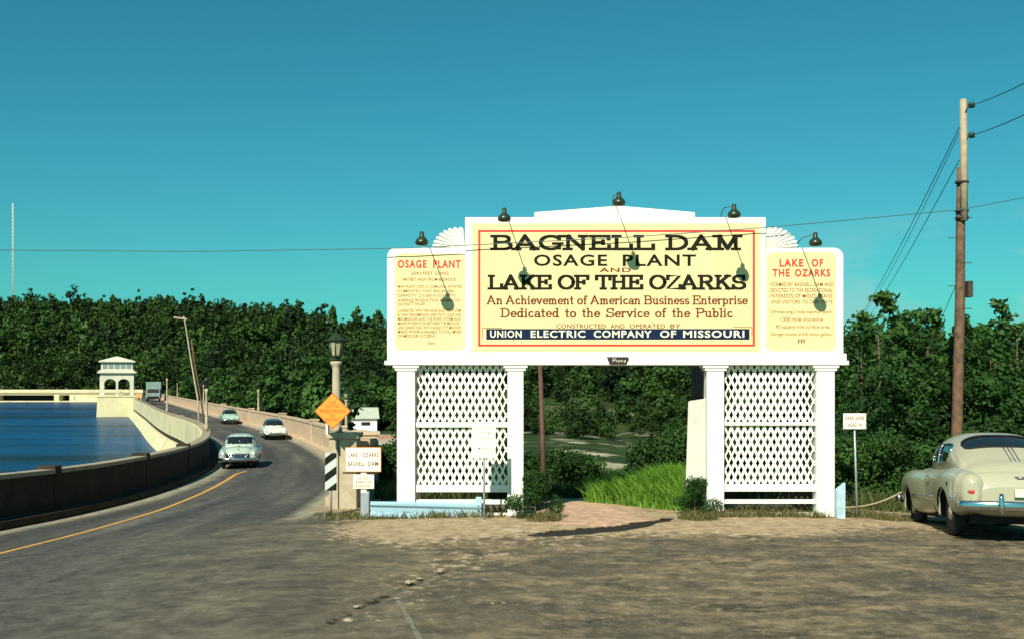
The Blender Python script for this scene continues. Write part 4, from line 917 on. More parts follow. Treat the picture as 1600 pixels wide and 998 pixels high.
def surf_z(st, x, y): xc, a, b_, t_, n = _sec(st, y); return (b_+t_)/2 + (t_-b_)/2*max(0, 1-min(1, abs(x/a))**n)**(1/n)
def surf_x(st, y, z): xc, a, b_, t_, n = _sec(st, y); return a*max(0, 1-min(1, abs((z-(b_+t_)/2)/((t_-b_)/2)))**n)**(1/n)
def car(name, label, loc_, rz, paint, roofpaint=None, fast=True, hi=True):
    root = empty(name, loc_, label, 'car', rz=rz)
    ns, nr = (150, 88) if hi else (64, 44)
    wy = (1.45, -1.42); wr = .36; wx = .72
    zt_h = [.78, .93, 1.05, 1.13, 1.15, 1.14, 1.12, 1.10, 1.05, .88] if fast else [.74, .88, .97, 1.03, 1.06, 1.06, 1.05, 1.03, .98, .80]
    hull = [(y, 0, a, zb_, z, n) for y, a, zb_, z, n in zip([-2.46, -2.38, -2.1, -1.5, -.5, .8, 1.4, 1.9, 2.25, 2.38], [.66, .78, .87, .90, .89, .86, .76, .66, .58, .42] if fast else [.50, .66, .78, .85, .87, .85, .76, .66, .58, .42], [.44, .38, .32, .28, .26, .26, .28, .32, .38, .44], zt_h, [3.2]*10)]
    if fast: gh = [(y, 0, a, .5, z, n) for y, a, z, n in zip([-2.43, -2.27, -1.95, -1.62, -1.36, -1.15, -.9, -.6, -.25, .05, .26, .46, .56], [.66, .74, .77, .775, .775, .77, .765, .76, .755, .74, .72, .68, .65], [.84, 1.04, 1.23, 1.40, 1.515, 1.59, 1.64, 1.665, 1.66, 1.61, 1.49, 1.27, 1.10], [3.0]*13)]
    else: gh = [(y, 0, a, .5, z, n) for y, a, z, n in zip([-1.62, -1.5, -1.3, -1.05, -.7, -.25, .2, .5, .75, .98, 1.08], [.58, .64, .69, .72, .735, .745, .74, .73, .71, .68, .65], [1.0, 1.12, 1.33, 1.50, 1.57, 1.60, 1.60, 1.56, 1.42, 1.20, 1.06], [2.9]*11)]
    pods = []
    for s in (-1, 1):
        pods.append([(y, s*xc, a, zb_, z+(.07 if fast else 0), 2.5) for y, xc, a, zb_, z in zip([-.35, 0, .5, 1.0, 1.45, 1.9, 2.2, 2.38, 2.44], [.76, .75, .74, .73, .72, .71, .70, .69, .69], [.10, .14, .18, .205, .215, .205, .19, .13, .05], [.34, .30, .28, .28, .28, .32, .40, .50, .60], [.86, .91, .95, .97, .98, .965, .92, .85, .76])])
        pods.append([(y, s*xc, a, zb_, z+(.08 if fast else 0), 2.4) for y, xc, a, zb_, z in zip([-2.50, -2.46, -2.3, -2.0, -1.5, -1.05, -.7, -.42], [.70, .70, .71, .72, .73, .74, .76, .78], [.05, .12, .18, .205, .215, .20, .15, .05], [.58, .50, .42, .35, .30, .29, .32, .44], [.76, .83, .91, .965, .99, .95, .84, .64])])
    body = MB(); glassF = {}; 
    def put(st, is_gh=False):
        V, Q, caps = loft(st, ns, nr); c = V[Q].mean(1); nrm = np.cross(V[Q[:, 2]]-V[Q[:, 0]], V[Q[:, 3]]-V[Q[:, 1]]); nrm /= np.maximum(np.linalg.norm(nrm, axis=1, keepdims=True), 1e-9)
        if (nrm*(c-np.array([0, c[:, 1].mean(), .8]))).sum() < 0 and not is_gh: pass
        keep = np.ones(len(Q), bool)
        for y in wy:
            keep &= ~((np.abs(c[:, 0]) > .50) & (np.hypot(c[:, 1]-y, c[:, 2]-wr) < .405))
        if is_gh:
            x, y, z = c.T; ax = np.abs(x)
            wz = 1.315 if fast else 1.265; se = lambda u, v, n=4: (np.abs(u)**n + np.abs(v)**n) < 1
            side = (np.abs(nrm[:, 0]) > .55)
            w_front = side & (se((y+.17)/.27, (z-wz)/.165, 5) & (y > -.42) if fast else se((y-.26)/.36, (z-wz)/.165, 5) & (y > -.06)) 
            w_rear = side & (se((y+.74)/.42, (z-wz)/.155, 3.0) & (y < -.47) if fast else se((y+.50)/.50, (z-1.265)/.165, 4) & (y < -.12))
            shield = (~side | (nrm[:, 1] > .25)) & (y > (-.06 if fast else .42)) & (z > 1.14) & (z < (1.52 if fast else 1.47)) & (ax < .63) & (ax > .022)
            if fast: back = se(x/.60, (y+1.38)/.25, 4) & (z > 1.1)
            else: back = (y < -1.0) & (z > 1.14) & (z < 1.47) & (ax < .60)
            allg = np.zeros(len(Q), bool)
            for nm, msk in (('rear_window', back), ('side_window', w_front | w_rear), ('windscreen', shield)):
                m_ = msk & ~allg; allg |= m_; glassF[nm] = (V, Q[m_], nrm)
            keep &= ~allg
            roof = keep & (z > 1.1)
            if roofpaint:
                rfm = MB(); rfm.add(V, [tuple(q) for q in Q[roof]], True); rfm.build('roof', roofpaint, root); keep &= ~roof
        b0 = len(body.v); body.v += [tuple(v) for v in V]; Fk = [tuple(int(i)+b0 for i in q) for q in Q[keep]]; body.f += Fk; body.sm += [True]*len(Fk)
        for cp in caps: body.f.append(tuple(i+b0 for i in cp)); body.sm.append(False)
    put(hull); put(gh, True)
    for p in pods: put(p)
    body.build('body', paint, root)
    for nm, (V, Q, nrm) in glassF.items():
        if not len(Q): continue
        ctr = np.array([0, 0, .9]); Vg = V.copy(); 
        Vg[:, 0] *= .985; Vg[:, 2] = .9+(Vg[:, 2]-.9)*.985
        used = np.unique(Q); idx = np.full(len(V), -1); idx[used] = np.arange(len(used))
        link(nm, fast_mesh(nm, Vg[used], idx[Q], True), M['glass'], root)
    MB().box(-.62, .62, -2.2, 2.1, .22, .40).box(-.52, .52, -2.0, 1.95, .40, .75).build('underbody', M['under'], root)
    for y in wy:
        for s in (-1, 1):
            T = Matrix.Translation((s*wx, y, wr)) @ Matrix.Rotation(R(90)*s, 4, 'Y')
            wh = MB().lathe([(.20, -.085), (.30, -.095), (.35, -.07), (.36, -.03), (.36, .03), (.35, .07), (.30, .095), (.20, .085)], 28, M=T).build('wheel', M['tyre'], root)
            MB().lathe([(.215, .070), (.20, .083), (.17, .075), (.12, .082), (.10, .105), (.03, .118)], 24, M=T).build('hubcap', M['hub'], wh)
            MB().tube([(s*.90*(1 if abs(a-90) < 60 else .985), y+.405*math.cos(R(a)), wr+.405*math.sin(R(a))) for a in range(-8, 189, 8)], .014, 6).build('arch_lip', paint, root)
    for y in wy:
        for s in (-1, 1):
            wl = MB(); aa_ = [R(a) for a in range(-10, 191, 8)]; n_ = len(aa_)
            wl.add([(s*x_, y+.425*math.cos(a), wr+.425*math.sin(a)) for x_ in (.46, .86) for a in aa_] + [(s*.46, y, wr)], [(i, i+1, n_+i+1, n_+i) for i in range(n_-1)] + [(i, i+1, 2*n_) for i in range(n_-1)])
            wl.build('wheel_well', M['under'], root)
    # bumpers
    for (sgn, yb) in ((1, 2.56), (-1, -2.62)):
        pts = [(x, sgn*(abs(yb) - .20*(abs(x)/.92)**2.6), .50) for x in np.linspace(-.94, .94, 21)]
        bp_ = MB().tube(pts, .032, 10, sq=2.3).build('bumper', M['chrome'], root)
        for x in (-.36, .36): MB().lathe([(.035, -.14), (.045, -.05), (.045, .09), (.03, .16)], 10, (x, sgn*(abs(yb)+.012), .52)).build('bumper_guard', M['chrome'], bp_)
    # lamps
    for s in (-1, 1):
        T = Matrix.Translation((s*.70, 2.40, .76)) @ Matrix.Rotation(R(-90), 4, 'X')
        hl = MB().lathe([(.115, -.06), (.115, .02), (.095, .035)], 18, M=T).build('headlight', M['chrome'], root); MB().lathe([(.092, .028), (.07, .05), (.02, .06)], 16, M=T).build('lens', M['headlight'], hl)
        T = Matrix.Translation((s*.735, -2.455, .70)) @ Matrix.Rotation(R(90), 4, 'X')
        tl_ = MB().lathe([(.062, -.05), (.062, .02), (.05, .03)], 16, M=T).build('taillight', M['chrome'], root); MB().lathe([(.049, .025), (.035, .045), (.01, .052)], 14, M=T).build('lens', M['taillight'], tl_)
    # grille
    gl_ = MB().box(-.52, .52, 2.30, 2.385, .56, .74).build('grille', M['under'], root); tb = MB()
    for z in (.565, .645, .735): tb.tube([(x, 2.40-.10*(x/.6)**2, z) for x in np.linspace(-.58, .58, 13)], .018, 8)
    for k in range(7): x = -.42+k*.14; tb.tube([(x, 2.41-.1*(x/.6)**2, .58), (x, 2.43-.1*(x/.6)**2, .70)], .022, 6)
    tb.build('grille_bars', M['chrome'], gl_)
    # trims
    tr = MB()
    for s in (-1, 1):
        tr.tube([(s*.945, 1.05, .60), (s*.94, .4, .60), (s*.90, -.3, .60), (s*.885, -.6, .60)], .010, 5)
        tr.tube([(s*.88, -1.9, .60), (s*.93, -1.9, .60), (s*.93, -2.2, .61)], .010, 5)
    tr.tube([(0, 2.37, .96+(.07 if fast else 0)), (0, 1.8, 1.075+(.07 if fast else 0)), (0, 1.1, 1.09+(.07 if fast else 0))], .016, 6)
    tr.build('chrome_trim', M['chrome'], root)
    for s in (-1, 1): MB().tube([(s*.875, -.42, .93), (s*.915, -.40, .93), (s*.915, -.24, .93), (s*.875, -.22, .93)], .012, 6).build('door_handle', M['chrome'], root)
    MB().tube([(0, .20, 1.50), (0, .46, 1.26)] if fast else [(0, .70, 1.47), (0, .98, 1.20)], .018, 6).build('windscreen_bar', M['chrome'], root)
    if fast:
        rim = MB(); rim.tube([(x, y, surf_z(gh, x, y)+.004) for x, y in [(.597*sg_(math.cos(R(a)))*abs(math.cos(R(a)))**.5, -1.38+.248*sg_(math.sin(R(a)))*abs(math.sin(R(a)))**.5) for a in np.linspace(0, 360, 73)]], .014, 6); rim.build('window_seal', M['under'], root)
        rb_ = MB()
        for x in (-.06, 0, .06):
            rb_.tube([(x, y, surf_z(gh, x, y)+.012) for y in (-1.66, -1.72, -1.8, -1.88, -1.96, -2.04, -2.12)], .010, 5)
        rb_.build('trunk_ribs', M['chrome'], root)
        MB().tube([(-.13, -2.34, .92), (-.06, -2.42, .92), (.06, -2.42, .92), (.13, -2.34, .92)], .016, 6).build('trunk_handle', M['chrome'], root)
        MB().box(-.14, .14, -2.525, -2.50, .63, .75).build('licence_plate', M['plate'], root)
        fc = MB().lathe([(.055, 0), (.05, .012)], 14, M=Matrix.Translation((-.925, -1.75, .80)) @ Matrix.Rotation(R(-90), 4, 'Y')); fc.build('fender_disc', M['under'], root)  # small dark disc on the left rear fender
        wt = MB()
        for s in (-1, 1):
            for (cy0, ry_, rz_, n_, lo_, hi_) in ((-.17, .27, .165, 5, -.415, 9), (-.74, .42, .155, 3, -9, -.475)):
                pp = []
                for a in np.linspace(0, 360, 61):
                    yy_ = min(max(cy0+ry_*sg_(math.cos(R(a)))*abs(math.cos(R(a)))**(2/n_), lo_), hi_); zz_ = 1.315+rz_*sg_(math.sin(R(a)))*abs(math.sin(R(a)))**(2/n_)
                    p_ = (s*(surf_x(gh, yy_, zz_)+.003), yy_, zz_)
                    if not pp or (Vector(p_)-Vector(pp[-1])).length > .004: pp.append(p_)
                wt.tube(pp, .012, 6)
        wt.build('window_trim', M['chrome'], root)
    else:
        MB().box(-.16, .16, -2.60, -2.575, .58, .72).build('licence_plate', M['plate'], root)
    return root
h7 = R(7)
cz_ = float(lot_z(7.9, 18.6))
pc = car('parked_car', 'beige fastback car parked nose in at the right edge beyond the parking sign', (8.0, 18.55, 0), -R(9.3), M['paint_cream'], None, True, True)
zf, zr_ = CZ-2.66, CZ-2.42
pc.location.z = (zf+zr_)/2; pc.rotation_euler = (math.atan2(zf-zr_, 2.87), 0, -R(9.3))
def road_car(name, label, rx, ry, heading, facing, paint, roof):
    """rx, ry = middle of the end that faces the camera"""
    hv = Vector((math.sin(heading), math.cos(heading), 0)); c = Vector((rx, ry, 0)) + hv*2.5
    z = float(road_z(c.x, c.y)); r_ = car(name, label, (c.x, c.y, z), (-heading if facing > 0 else math.pi-heading), paint, roof, False, False); k_ = .93 if facing < 0 else .90; r_.scale = (k_, k_, k_); return r_
road_car('oncoming_car', 'pale blue green sedan coming towards us beside the dark wall', -11.9, 47.2, R(-11), -1, M['paint_green'], None)
road_car('departing_car', 'ivory sedan with dark roof driving away on the dam', -16.4, 75.6, R(-17), 1, M['paint_white'], M['paint_dark'])
road_car('departing_car', 'mint green sedan driving away farthest along the dam', -27.3, 106.0, R(-20), 1, M['paint_mint'], M['paint_dark'])

# grey lorry far along the dam
tyy = 238.0; tz_ = float(road_z(-80, tyy))
tk = empty('delivery_lorry', (PX(240, tyy), tyy, tz_), 'grey blue box lorry far along the dam near the tower', 'lorry', rz=R(196))
MB().box(-1.6, 1.5, -3.4, 1.6, .9, 4.3).build('cargo_box', M['truckgrey'], tk, .05)
cb = MB().add([(-1.4,1.65,.7),(1.4,1.65,.7),(1.4,3.2,.7),(-1.4,3.2,.7),(-1.4,1.65,2.9),(1.4,1.65,2.9),(1.3,2.5,2.8),(-1.3,2.5,2.8),(-1.4,3.2,1.8),(1.4,3.2,1.8)], [(3,2,1,0),(0,1,5,4),(4,5,6,7),(7,6,9,8),(8,9,2,3),(1,2,9,6,5),(3,0,4,7,8)]).build('cab', M['truckgrey'], tk)
MB().add([(-1.15,2.58,2.72),(1.15,2.58,2.72),(1.25,3.16,1.95),(-1.25,3.16,1.95)], [(0,1,2,3)]).build('windscreen', M['dark_gap'], tk).location = (0, .03, .03)
MB().box(-1.2, 1.2, 3.21, 3.3, .6, 1.2).build('bumper', M['under'], tk)
for y in (-2.2, 2.2):
    for s in (-1, 1): MB().lathe([(.3, -.14), (.48, -.12), (.48, .12), (.3, .14)], 14, M=Matrix.Translation((s*1.25, y, .48))@Matrix.Rotation(R(90), 4, 'Y')).build('wheel', M['tyre'], tk)
oy = 232.0; oz = float(road_z(-85, oy)); ob_ = empty('road_barrier', (PX(217.5, oy), oy, oz), 'tiny orange road barrier left of the grey lorry', 'barrier')
MB().box(-.55, .55, -.05, .05, .9, 1.75).build('panel', M['orange'], ob_)
for s in (-1, 1): MB().tube([(s*.45, -.35, 0), (s*.45, 0, 1.7), ], .05, 5).tube([(s*.45, .35, 0), (s*.45, .02, 1.65)], .05, 5).build('leg', M['signwhite'], ob_)

# yellow line painted on the road
def on_road(px, py):
    lo, hi = 12.0, 120.0
    for _ in range(50):
        m_ = (lo+hi)/2; x = PX(px, m_); z = float(road_z(x, m_)); yy = HY+(CZ-z)/m_*F
        if yy > py: lo = m_
        else: hi = m_
    m_ = (lo+hi)/2; return (PX(px, m_), m_)
lp_ = [on_road(*q) for q in ((-60, 880), (0, 864), (108, 837), (215, 807), (287, 782), (341, 757), (369, 740))]
ysl = [p[1] for p in lp_]; xsl = [p[0] for p in lp_]; o_ = np.argsort(ysl); fl_ = smooth_interp(np.array(ysl)[o_], np.array(xsl)[o_])
yy = np.arange(min(ysl), 46, .3); V = []
for y in yy:
    x = float(fl_(min(y, max(ysl))))
    for s in (-.075, .075): V.append((x+s, y, float(road_z(x+s, y))+.005))
tag(link('painted_line', fast_mesh('painted_line', V, grid_quads(len(yy), 2)), M['yellow_paint']), 'worn orange yellow line along the road', kind='structure')
for (p, q, lab, hwid) in (((622, 942), (660, 1010), 'worn pale paint streak on the lot', .03),):
    a, b_ = gp(*p), gp(*q); V = []
    for i in range(12):
        t = i/11; x = a[0]+(b_[0]-a[0])*t; y = a[1]+(b_[1]-a[1])*t
        for s in (-hwid, hwid): xx = x+s*(.6+.5*math.sin(i*2.3)**2); V.append((xx, y, float(lot_z(xx, y))+.022))
    tag(link('painted_line', fast_mesh('painted_line', V, grid_quads(12, 2)), M['white_worn']), lab, kind='structure')

# ------------------------------------------------------------------ vegetation
def leaf_cloud(n, blobs, size, rg, aspect=.62, shell=.55, droop=.0):
    """n leaf quads scattered through overlapping ellipsoids -> (n,4,3)"""
    bl_ = np.array(blobs, float); wgt = bl_[:, 3]*bl_[:, 4]*bl_[:, 5]; wgt = wgt**.75; k = rg.choice(len(bl_), n, p=wgt/wgt.sum())
    d = rg.normal(size=(n, 3)); d /= np.linalg.norm(d, axis=1, keepdims=True); rad = (shell + (1-shell)*rg.random(n))**.8*(.88+.24*rg.random(n))
    c = bl_[k, :3] + d*rad[:, None]*bl_[k, 3:6]
    nrm = d + rg.normal(size=(n, 3))*.75 + np.array([0, 0, .35]); nrm /= np.linalg.norm(nrm, axis=1, keepdims=True)
    t = np.cross(nrm, rg.normal(size=(n, 3))); t /= np.maximum(np.linalg.norm(t, axis=1, keepdims=True), 1e-6); b_ = np.cross(nrm, t)
    s = size*(.6+.8*rg.random(n))[:, None]; t = t*s; b_ = b_*s*aspect
    q = np.stack([c-t, c-b_*1.0+t*.1, c+t, c+b_*1.0+t*.1], 1); q[:, 0] -= np.array([0, 0, droop])*s
    return q, k
def crown_blobs(h, wd, rg, n=14, base=.30):
    out_ = []
    for i in range(n):
        f = rg.random(); z = h*(base + (1-base)*f); env = wd*math.sin(math.pi*min(1, .18+.80*f))**.8
        a = rg.random()*6.283; r_ = env*(.25+.65*rg.random()); s = wd*(.26+.22*rg.random())*(1.1-.45*f)
        out_.append((r_*math.cos(a), r_*math.sin(a), z, s, s, s*.72))
    out_.append((0, 0, h*.62, wd*.5, wd*.5, h*.26)); return out_
def quads_mesh(name, q, rnd):
    n = len(q); me_ = fast_mesh(name, q.reshape(-1, 3), np.arange(n*4).reshape(n, 4)); point_attr(me_, 'rnd', np.repeat(rnd, 4)); return me_
def make_tree(name, label, cat, group, seed, h, wd, n, leaf, mat, base=.3, nb=14):
    rg = np.random.default_rng(seed); bl_ = crown_blobs(h, wd, rg, nb, base); q, k = leaf_cloud(n, bl_, leaf, rg)
    rb_ = rg.random(len(bl_)); rnd = np.clip(rb_[k]*.65+rg.random(n)*.45, 0, 1)
    root = empty(name, (0, 0, 0), label, cat, group)
    tr = MB(); tr.tube([(0, 0, -1), (.03*h*.1, 0, h*.25), (-.02*h, .01*h, h*.55), (0, 0, h*.85)], [h*.028, h*.022, h*.014, h*.004], 7)
    for i in range(0, len(bl_)-1, 2):
        b_ = bl_[i]; tr.tube([(0, 0, h*.25+.35*(b_[2]-h*.25)), (b_[0]*.5, b_[1]*.5, b_[2]*.8), (b_[0], b_[1], b_[2])], [h*.011, h*.007, h*.003], 5)
    tr.build('trunk', M['bark'], root); link('crown', quads_mesh('crown', q, rnd), mat, root); return root
def place(o, x, y, s=1.0, rz=0.0, z=None, label=None, tilt=0.0):
    o.location = (x, y, float(terrain_z(x, y)) if z is None else z); o.scale = (s, s, s*(.92+.2*random.random())); o.rotation_euler = (tilt, tilt*.5, rz)
    if label: o['label'] = label
# trees of the right bank, close behind the sign and the parked car
protoN = [make_tree('broadleaf_tree', '', 'tree', 'dark trees behind the parked car', 20+i, 7.0, 2.9, 17000, .085, M['leaf_near'], .10, 30) for i in range(3)]
first = set()
def put_tree(protos, i, x, y, s, label, z=None):
    p = protos[i % len(protos)]; o = p if id(p) not in first else copy_tree(p); first.add(id(p)); place(o, x, y, s, random.uniform(0, 6.28), z); o['label'] = label; return o
G2 = 'dark trees behind the parked car'
near = [(PX(1345, 31), 31, .80, 'dark broadleaf tree just right of the park here sign'), (PX(1420, 33), 33, .84, 'dark broadleaf tree above the nose of the parked car'), (PX(1490, 34.5), 34.5, .82, 'dark broadleaf tree directly behind the utility pole'),
        (PX(1555, 32), 32, .79, 'dark broadleaf tree above the parked car roof'), (PX(1630, 34), 34, .84, 'dark broadleaf tree cut by the right edge'), (PX(1290, 36), 36, .80, 'dark broadleaf tree behind the right lattice'),
        (PX(1215, 38), 38, .7, 'dark broadleaf tree glimpsed through the middle of the right lattice'), (PX(1385, 42), 42, .98, 'taller tree showing between two front trees left of the pole'), (PX(1580, 44), 44, .98, 'taller tree behind the front trees right of the pole'), (PX(1470, 46), 46, .96, 'taller tree behind the utility pole trees')]
for i, (x, y, s, lab) in enumerate(near): put_tree(protoN, i, x, y, s, lab)
# light sprigs standing out of the tops
def sprig_tree(seed, x, y, h, label):
    rg = np.random.default_rng(seed); root = empty('sapling', (x, y, float(terrain_z(x, y))), label, 'tree', 'light saplings above the dark trees'); st_ = MB(); Q = []; 
    st_.tube([(0, 0, -.5), (.1, 0, h*.5), (0, 0, h*.92)], [.10, .07, .02], 6)
    for i in range(16):
        z0_ = h*(.45+.5*rg.random()); a = rg.random()*6.28; ln = (1.9-1.2*(z0_/h-.45)/.55)*(.6+.5*rg.random()); e = (math.cos(a)*ln, math.sin(a)*ln*.7, z0_+.35+rg.random()*.5)
        st_.tube([(0, 0, z0_), (e[0]*.5, e[1]*.5, z0_+.3), e], [.03, .02, .006], 5)
        bl_ = [(e[0]*f, e[1]*f, z0_+(e[2]-z0_)*f+.03, .30, .30, .16) for f in (.5, .75, 1.0)]; Q.append(leaf_cloud(150, bl_, .11, rg, .45, .1)[0])
    q = np.concatenate(Q); st_.build('trunk', M['bark'], root); link('crown', quads_mesh('crown', q, np.clip(.35+.6*rg.random(len(q)), 0, 1)), M['leaf_mid'], root)
for i, (px, y, top, lab) in enumerate(((1402, 34, 478, 'light green sapling rising above the trees left of the pole'), (1448, 36, 482, 'feathery sapling midway between the left sapling and the pole'), (1545, 35, 503, 'sapling rising above the trees right of the pole'), (1588, 34, 492, 'sapling with arching tips at the right edge'), (1372, 33, 498, 'low sapling beside the right end of the sign'))):
    x = PX(px, y); h = CZ+(HY-top)/F*y-float(terrain_z(x, y)); sprig_tree(60+i, x, y, h, lab)
# shrubs seen through the gateway and below the dam
protoS = [make_tree('shrub', '', 'shrub', 'shrubs beyond the gateway', 40+i, 2.6, 1.7, 6000, .06, M['leaf_near' if i == 1 else 'leaf_mid'], .05, 16) for i in range(3)]
shr = [(PX(905, 41), 41, 1.0, 'dark shrub right of the brown pole'), (PX(870, 44), 44, .85, 'dark shrub behind the brown pole'), (PX(938, 46), 46, .7, 'shrub in the middle of the gateway view'), (PX(1030, 36), 36, 1.0, 'tall shrub above the bright grass in the gateway'), (PX(1062, 38), 38, 1.0, 'shrub beside the white side panel'),
       (PX(830, 52), 52, .8, 'shrub at the left edge of the gateway view'), (PX(985, 58), 58, .8, 'farther shrub in the gateway on the slope'), (PX(920, 66), 66, .7, 'far small shrub on the slope seen under the plaque'), (PX(1045, 62), 62, .9, 'far shrub on the slope at the right of the gateway'),
       (PX(850, 78), 78, 1.0, 'far shrub on the slope left in the gateway'), (PX(612, 36), 36, .8, 'shrub left of the left column beyond the rail'), (PX(598, 46), 46, 1.0, 'shrub behind the place name sign'), (PX(700, 40), 40, 1.3, 'shrub glimpsed through the left lattice'), (PX(760, 44), 44, 1.4, 'shrub glimpsed through the right of the left lattice'), (PX(668, 50), 50, 1.5, 'farther shrub glimpsed through the left lattice'),
       (PX(1180, 33), 33, 1.2, 'shrub behind the right lattice low down'), (PX(1250, 32), 32, 1.2, 'shrub behind the right end of the right lattice'), (PX(1350, 26.5), 26.5, .75, 'low shrub behind the rope'), (PX(1395, 27), 27, .8, 'low shrub at the nose of the parked car'), (PX(1320, 27.5), 27.5, .8, 'low shrub behind the blue post')]
for i, (x, y, s, lab) in enumerate(shr): put_tree(protoS, i, x, y, s, lab)
# mid-distance trees right of the dam, told apart over the parapet and beside the house
protoM = [make_tree('valley_tree', '', 'tree', 'trees in the valley below the dam', 80+i, 11, 4.2, 2600, .38, M['leaf_mid'], .18, 18) for i in range(4)]
k = 0
for row, (y, pxs) in enumerate(((118, (478, 496)), (150, (430, 462)), (238, (505, 520, 545, 575, 590, 612)), (185, (370, 400, 440, 478)), (215, (330, 350, 385, 415)), (270, (300, 440, 540, 560, 600)))):
    for px in pxs:
        put_tree(protoM, k, PX(px, y), y + random.uniform(-6, 6), random.uniform(.75, 1.1), 'dark green tree in the valley wood below the dam, merging with its neighbours'); k += 1
# forest covering the hills: one mass
cl = {}
for lod, (nq, lf) in enumerate(((620, .40), (420, .47), (260, .66))):
    cl[lod] = []
    for i in range(6):
        rg = np.random.default_rng(200+i); bl_ = crown_blobs(12, 4.3, rg, 11, .16); q, kk = leaf_cloud(nq, bl_, lf, rg, .7, .45); rb_ = rg.random(len(bl_)); cl[lod].append((q, np.clip(rb_[kk]*.75+rg.random(nq)*.3, 0, 1)))
QQ = []; RR = []; cnt = 0
rg = np.random.default_rng(5)
ang = np.radians(rg.uniform(-31, 31, 14000)); rad = np.sqrt(rg.uniform(125**2, 640**2, 14000))
keepn = rg.random(14000) < .78; ang, rad = ang[keepn], rad[keepn]
fx, fy = rad*np.sin(ang), rad*np.cos(ang); fz = terrain_z(fx, fy); angd = np.degrees(ang)
r0_ = np.interp(angd, [-40, -20, -14, -11, -9.5, -5, -3, 12, 14, 40], [392, 392, 240, 170, 228, 228, 205, 205, 150, 130])
ok = (rad > r0_) & (fz > -9.4) & (np.hypot((fx+27)/16, (fy-185)/42) > 1.0) & (vnoise(fx*.035, fy*.05, 4) > -.55)
gv = (angd > -1) & (angd < 12.3) & (rad < 330); ok &= ~(gv & ((rg.random(len(ok)) < .5) | (rad < 190)))
for x, y, z, r_ in zip(fx[ok], fy[ok], fz[ok], rad[ok]):
    q, rn = cl[0 if r_ < 270 else (1 if r_ < 430 else 2)][rg.integers(6)]; a = rg.random()*6.28; s = rg.uniform(.45, .95)+.55*rg.random()**3; c_, s_ = math.cos(a), math.sin(a)
    if r_ < 300: s *= .72
    qq = q*np.array([s, s, s*rg.uniform(.7, 1.25)]); qq = np.stack([qq[..., 0]*c_-qq[..., 1]*s_, qq[..., 0]*s_+qq[..., 1]*c_, qq[..., 2]], -1)+np.array([x, y, z-1.0])
    QQ.append(qq.astype(np.float32)); RR.append(np.clip(rn*.55+rg.random()**2*.75-.08+.18*vnoise(x*.06, y*.06, 8), 0, 1))
q = np.concatenate(QQ); rn = np.concatenate(RR)
tag(link('forest', quads_mesh('forest', q, rn), M['leaf_far']), 'dense dark forest covering the hills beyond the dam', 'forest', kind='stuff')
print('forest trees', len(QQ))
# ridge-line trees that stand out against the sky
protoR = [make_tree('ridge_tree', '', 'tree', 'trees on the skyline of the ridge', 120+i, 15, 5.2, 900, .75, M['leaf_far'], .25, 14) for i in range(3)]
for i, (px, top) in enumerate(((48, 463), (70, 466), (90, 468), (112, 472), (140, 466), (158, 464), (176, 461), (215, 472), (236, 462), (262, 462), (288, 466), (300, 468), (20, 470), (8, 474), (350, 478), (385, 481), (425, 482), (470, 480), (520, 479), (560, 480), (590, 482), (325, 473), (195, 468))):
    y = 575+random.uniform(-8, 8); x = PX(px, y); g = float(terrain_z(x, y)); o = put_tree(protoR, i, x, y, 1.0, 'dark round topped tree on the ridge skyline among others like it'); need = (CZ+(HY-top)/F*y-g)/15.6; o.scale = (max(.6, need*.62), max(.6, need*.62), max(.5, need))

# grasses and weeds
def blades(name, pts, hmin, hmax, wd, mat, label, lean=.35, seed=1, kind='stuff', cat='grass'):
    rg = np.random.default_rng(seed); p = np.array(pts, float); n = len(p); a = rg.random(n)*6.283; h = rg.uniform(hmin, hmax, n); le = rg.normal(size=(n, 2))*lean*h[:, None]
    w_ = np.stack([np.cos(a), np.sin(a), np.zeros(n)], -1)*wd*(.6+.8*rg.random(n))[:, None]
    top = p + np.concatenate([le, h[:, None]], 1); mid = p + np.concatenate([le*.35, h[:, None]*.6], 1)
    q1 = np.stack([p-w_, p+w_, mid+w_*.9, mid-w_*.9], 1); q2 = np.stack([mid-w_*.9, mid+w_*.9, top+w_*.1, top-w_*.1], 1)
    r_ = np.clip(rg.random(n)*.8+.2, 0, 1); return tag(link(name, quads_mesh(name, np.concatenate([q1, q2]), np.concatenate([r_, r_])), mat), label, cat, kind=kind)
def scatter(n, cx, cy, rx, ry, seed, zoff=0):
    rg = np.random.default_rng(seed); a = rg.random(n)*6.283; r_ = np.sqrt(rg.random(n)); x = cx+rx*r_*np.cos(a); y = cy+ry*r_*np.sin(a)
    return np.stack([x, y, terrain_or_lot(x, y)-.03+zoff], -1)
def terrain_or_lot(x, y): return np.where(y < 25.5, lot_z(x, np.clip(y, 1, 26)), terrain_z(x, y))
rg = np.random.default_rng(33); gxx = rg.uniform(1.55, 3.5, 30000); gyy = rg.uniform(20.6, 23.2, 30000); dgl = gyy-(23.1-(gxx-1.6)*1.15) + vnoise(gxx*3, gyy*3)*.18
kp = (dgl > 0) & (gxx < 3.45) & (rg.random(30000) < .3+.7*np.clip(dgl*1.5, 0, 1)); gxx, gyy, dgl = gxx[kp], gyy[kp], dgl[kp]
pts = np.stack([gxx, gyy, lot_z(gxx, gyy)-.10+.42*sstep(0, 1.1, dgl)*(1-.6*sstep(22.3, 23.2, gyy))], -1)
blades('tall_grass', pts, .18, .62, .010, M['grass_bright'], 'bright green tall grass on the bank beside the path behind the gateway', .42, 8)
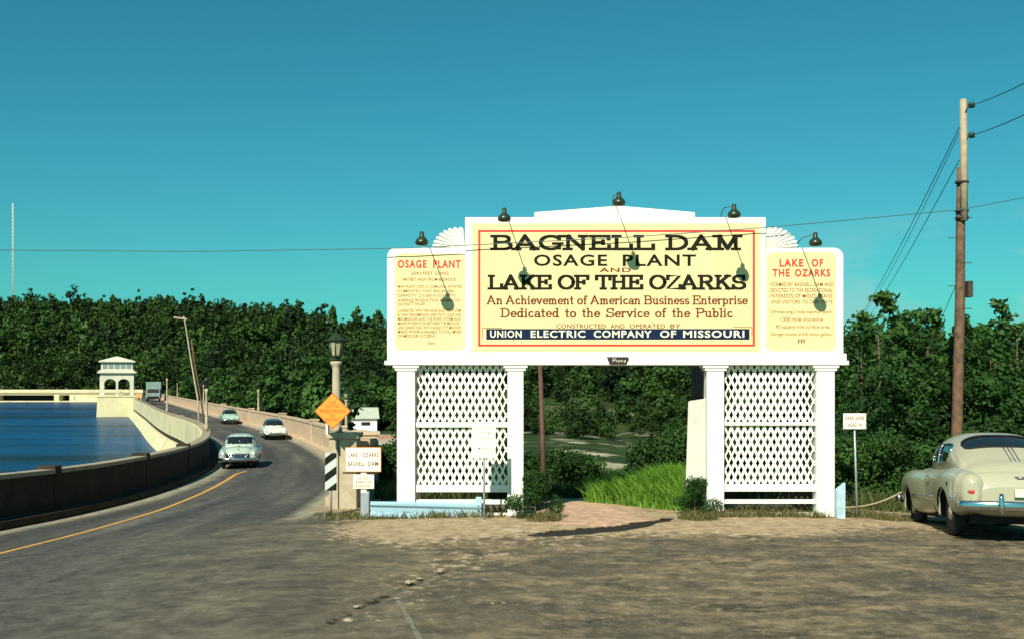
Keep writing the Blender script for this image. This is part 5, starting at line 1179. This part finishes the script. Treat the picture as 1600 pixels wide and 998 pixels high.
pts = np.concatenate([scatter(7000, 0, 28.5, 7, 2.2, 11), scatter(4000, -3.2, 27, 1.7, 3.2, 12), scatter(3000, .2, 26.3, 1.6, .8, 13), scatter(3500, 7.2, 24.6, 3.5, 1.6, 15), scatter(5000, -5, 36, 4, 6, 16)])
pts = pts[pts[:, 0] > xr(pts[:, 1])+1.2]
blades('meadow_grass', pts, .15, .5, .012, M['leaf_scrub'], 'rough green grass on the slope behind the sign', .4, 9)
pts = []
for (cx, cy, rx, ry, n) in ((-2.35, 20.0, 1.2, .14, 500), (-.9, 19.95, .8, .10, 300), (4.6, 20.1, 1.3, .22, 1700), (3.35, 19.6, .35, .35, 700), (6.4, 20.9, .8, .5, 1300), (7.2, 20.3, .5, .35, 500), (-3.3, 20.6, .35, .12, 120), (.55, 19.2, .3, .25, 300),  (.65, 19.6, .25, .5, 700), (-1.6, 20.8, 1.6, .35, 900), (4.6, 21, 1.2, .5, 900)): pts.append(scatter(n, cx, cy, rx, ry, int(abs(cx*100))+n))
blades('verge_weeds', np.concatenate(pts), .03, .19, .008, M['grass_dry'], 'dry weeds and green tufts along the foot of the sign', .5, 10)
# dark weedy bush right at the foot of the inner left column and beside the right pier
for (x, y, s, lab) in ((.42, 19.75, .30, 'small dark weed bush at the foot of the inner left column'), (3.42, 20.35, .28, 'small weed bush at the foot of the inner right column')): put_tree(protoS, 1, x, y, s, lab, float(lot_z(x, y))-.05)
# loose stones along the broken asphalt edge
for i, (px, py, s) in enumerate(((795, 829, .22), (812, 833, .16), (780, 826, .12), (640, 911, .11), (655, 905, .07), (690, 893, .10), (560, 950, .09), (545, 972, .10), (765, 868, .07), (752, 874, .06), (1085, 836, .07), (1120, 833, .08), (1370, 817, .13), (1345, 815, .10), (845, 850, .07), (868, 841, .06), (760, 944, .05), (770, 946, .05), (785, 945, .06), (1150, 820, .06))):
    x, y = gp(px, py, 2.44); o = bpy.data.objects.new('stone', rocks[i % 4]); col.objects.link(o); o.location = (x, y, float(lot_z(x, y))+.02*s); o.scale = (s*1.2, s*.8, s*.75); o.rotation_euler = (0, 0, i*1.7)
    tag(o, 'small pale loose stone lying on the worn lot or its dirt edge', 'stone', 'loose stones along the broken asphalt edge')
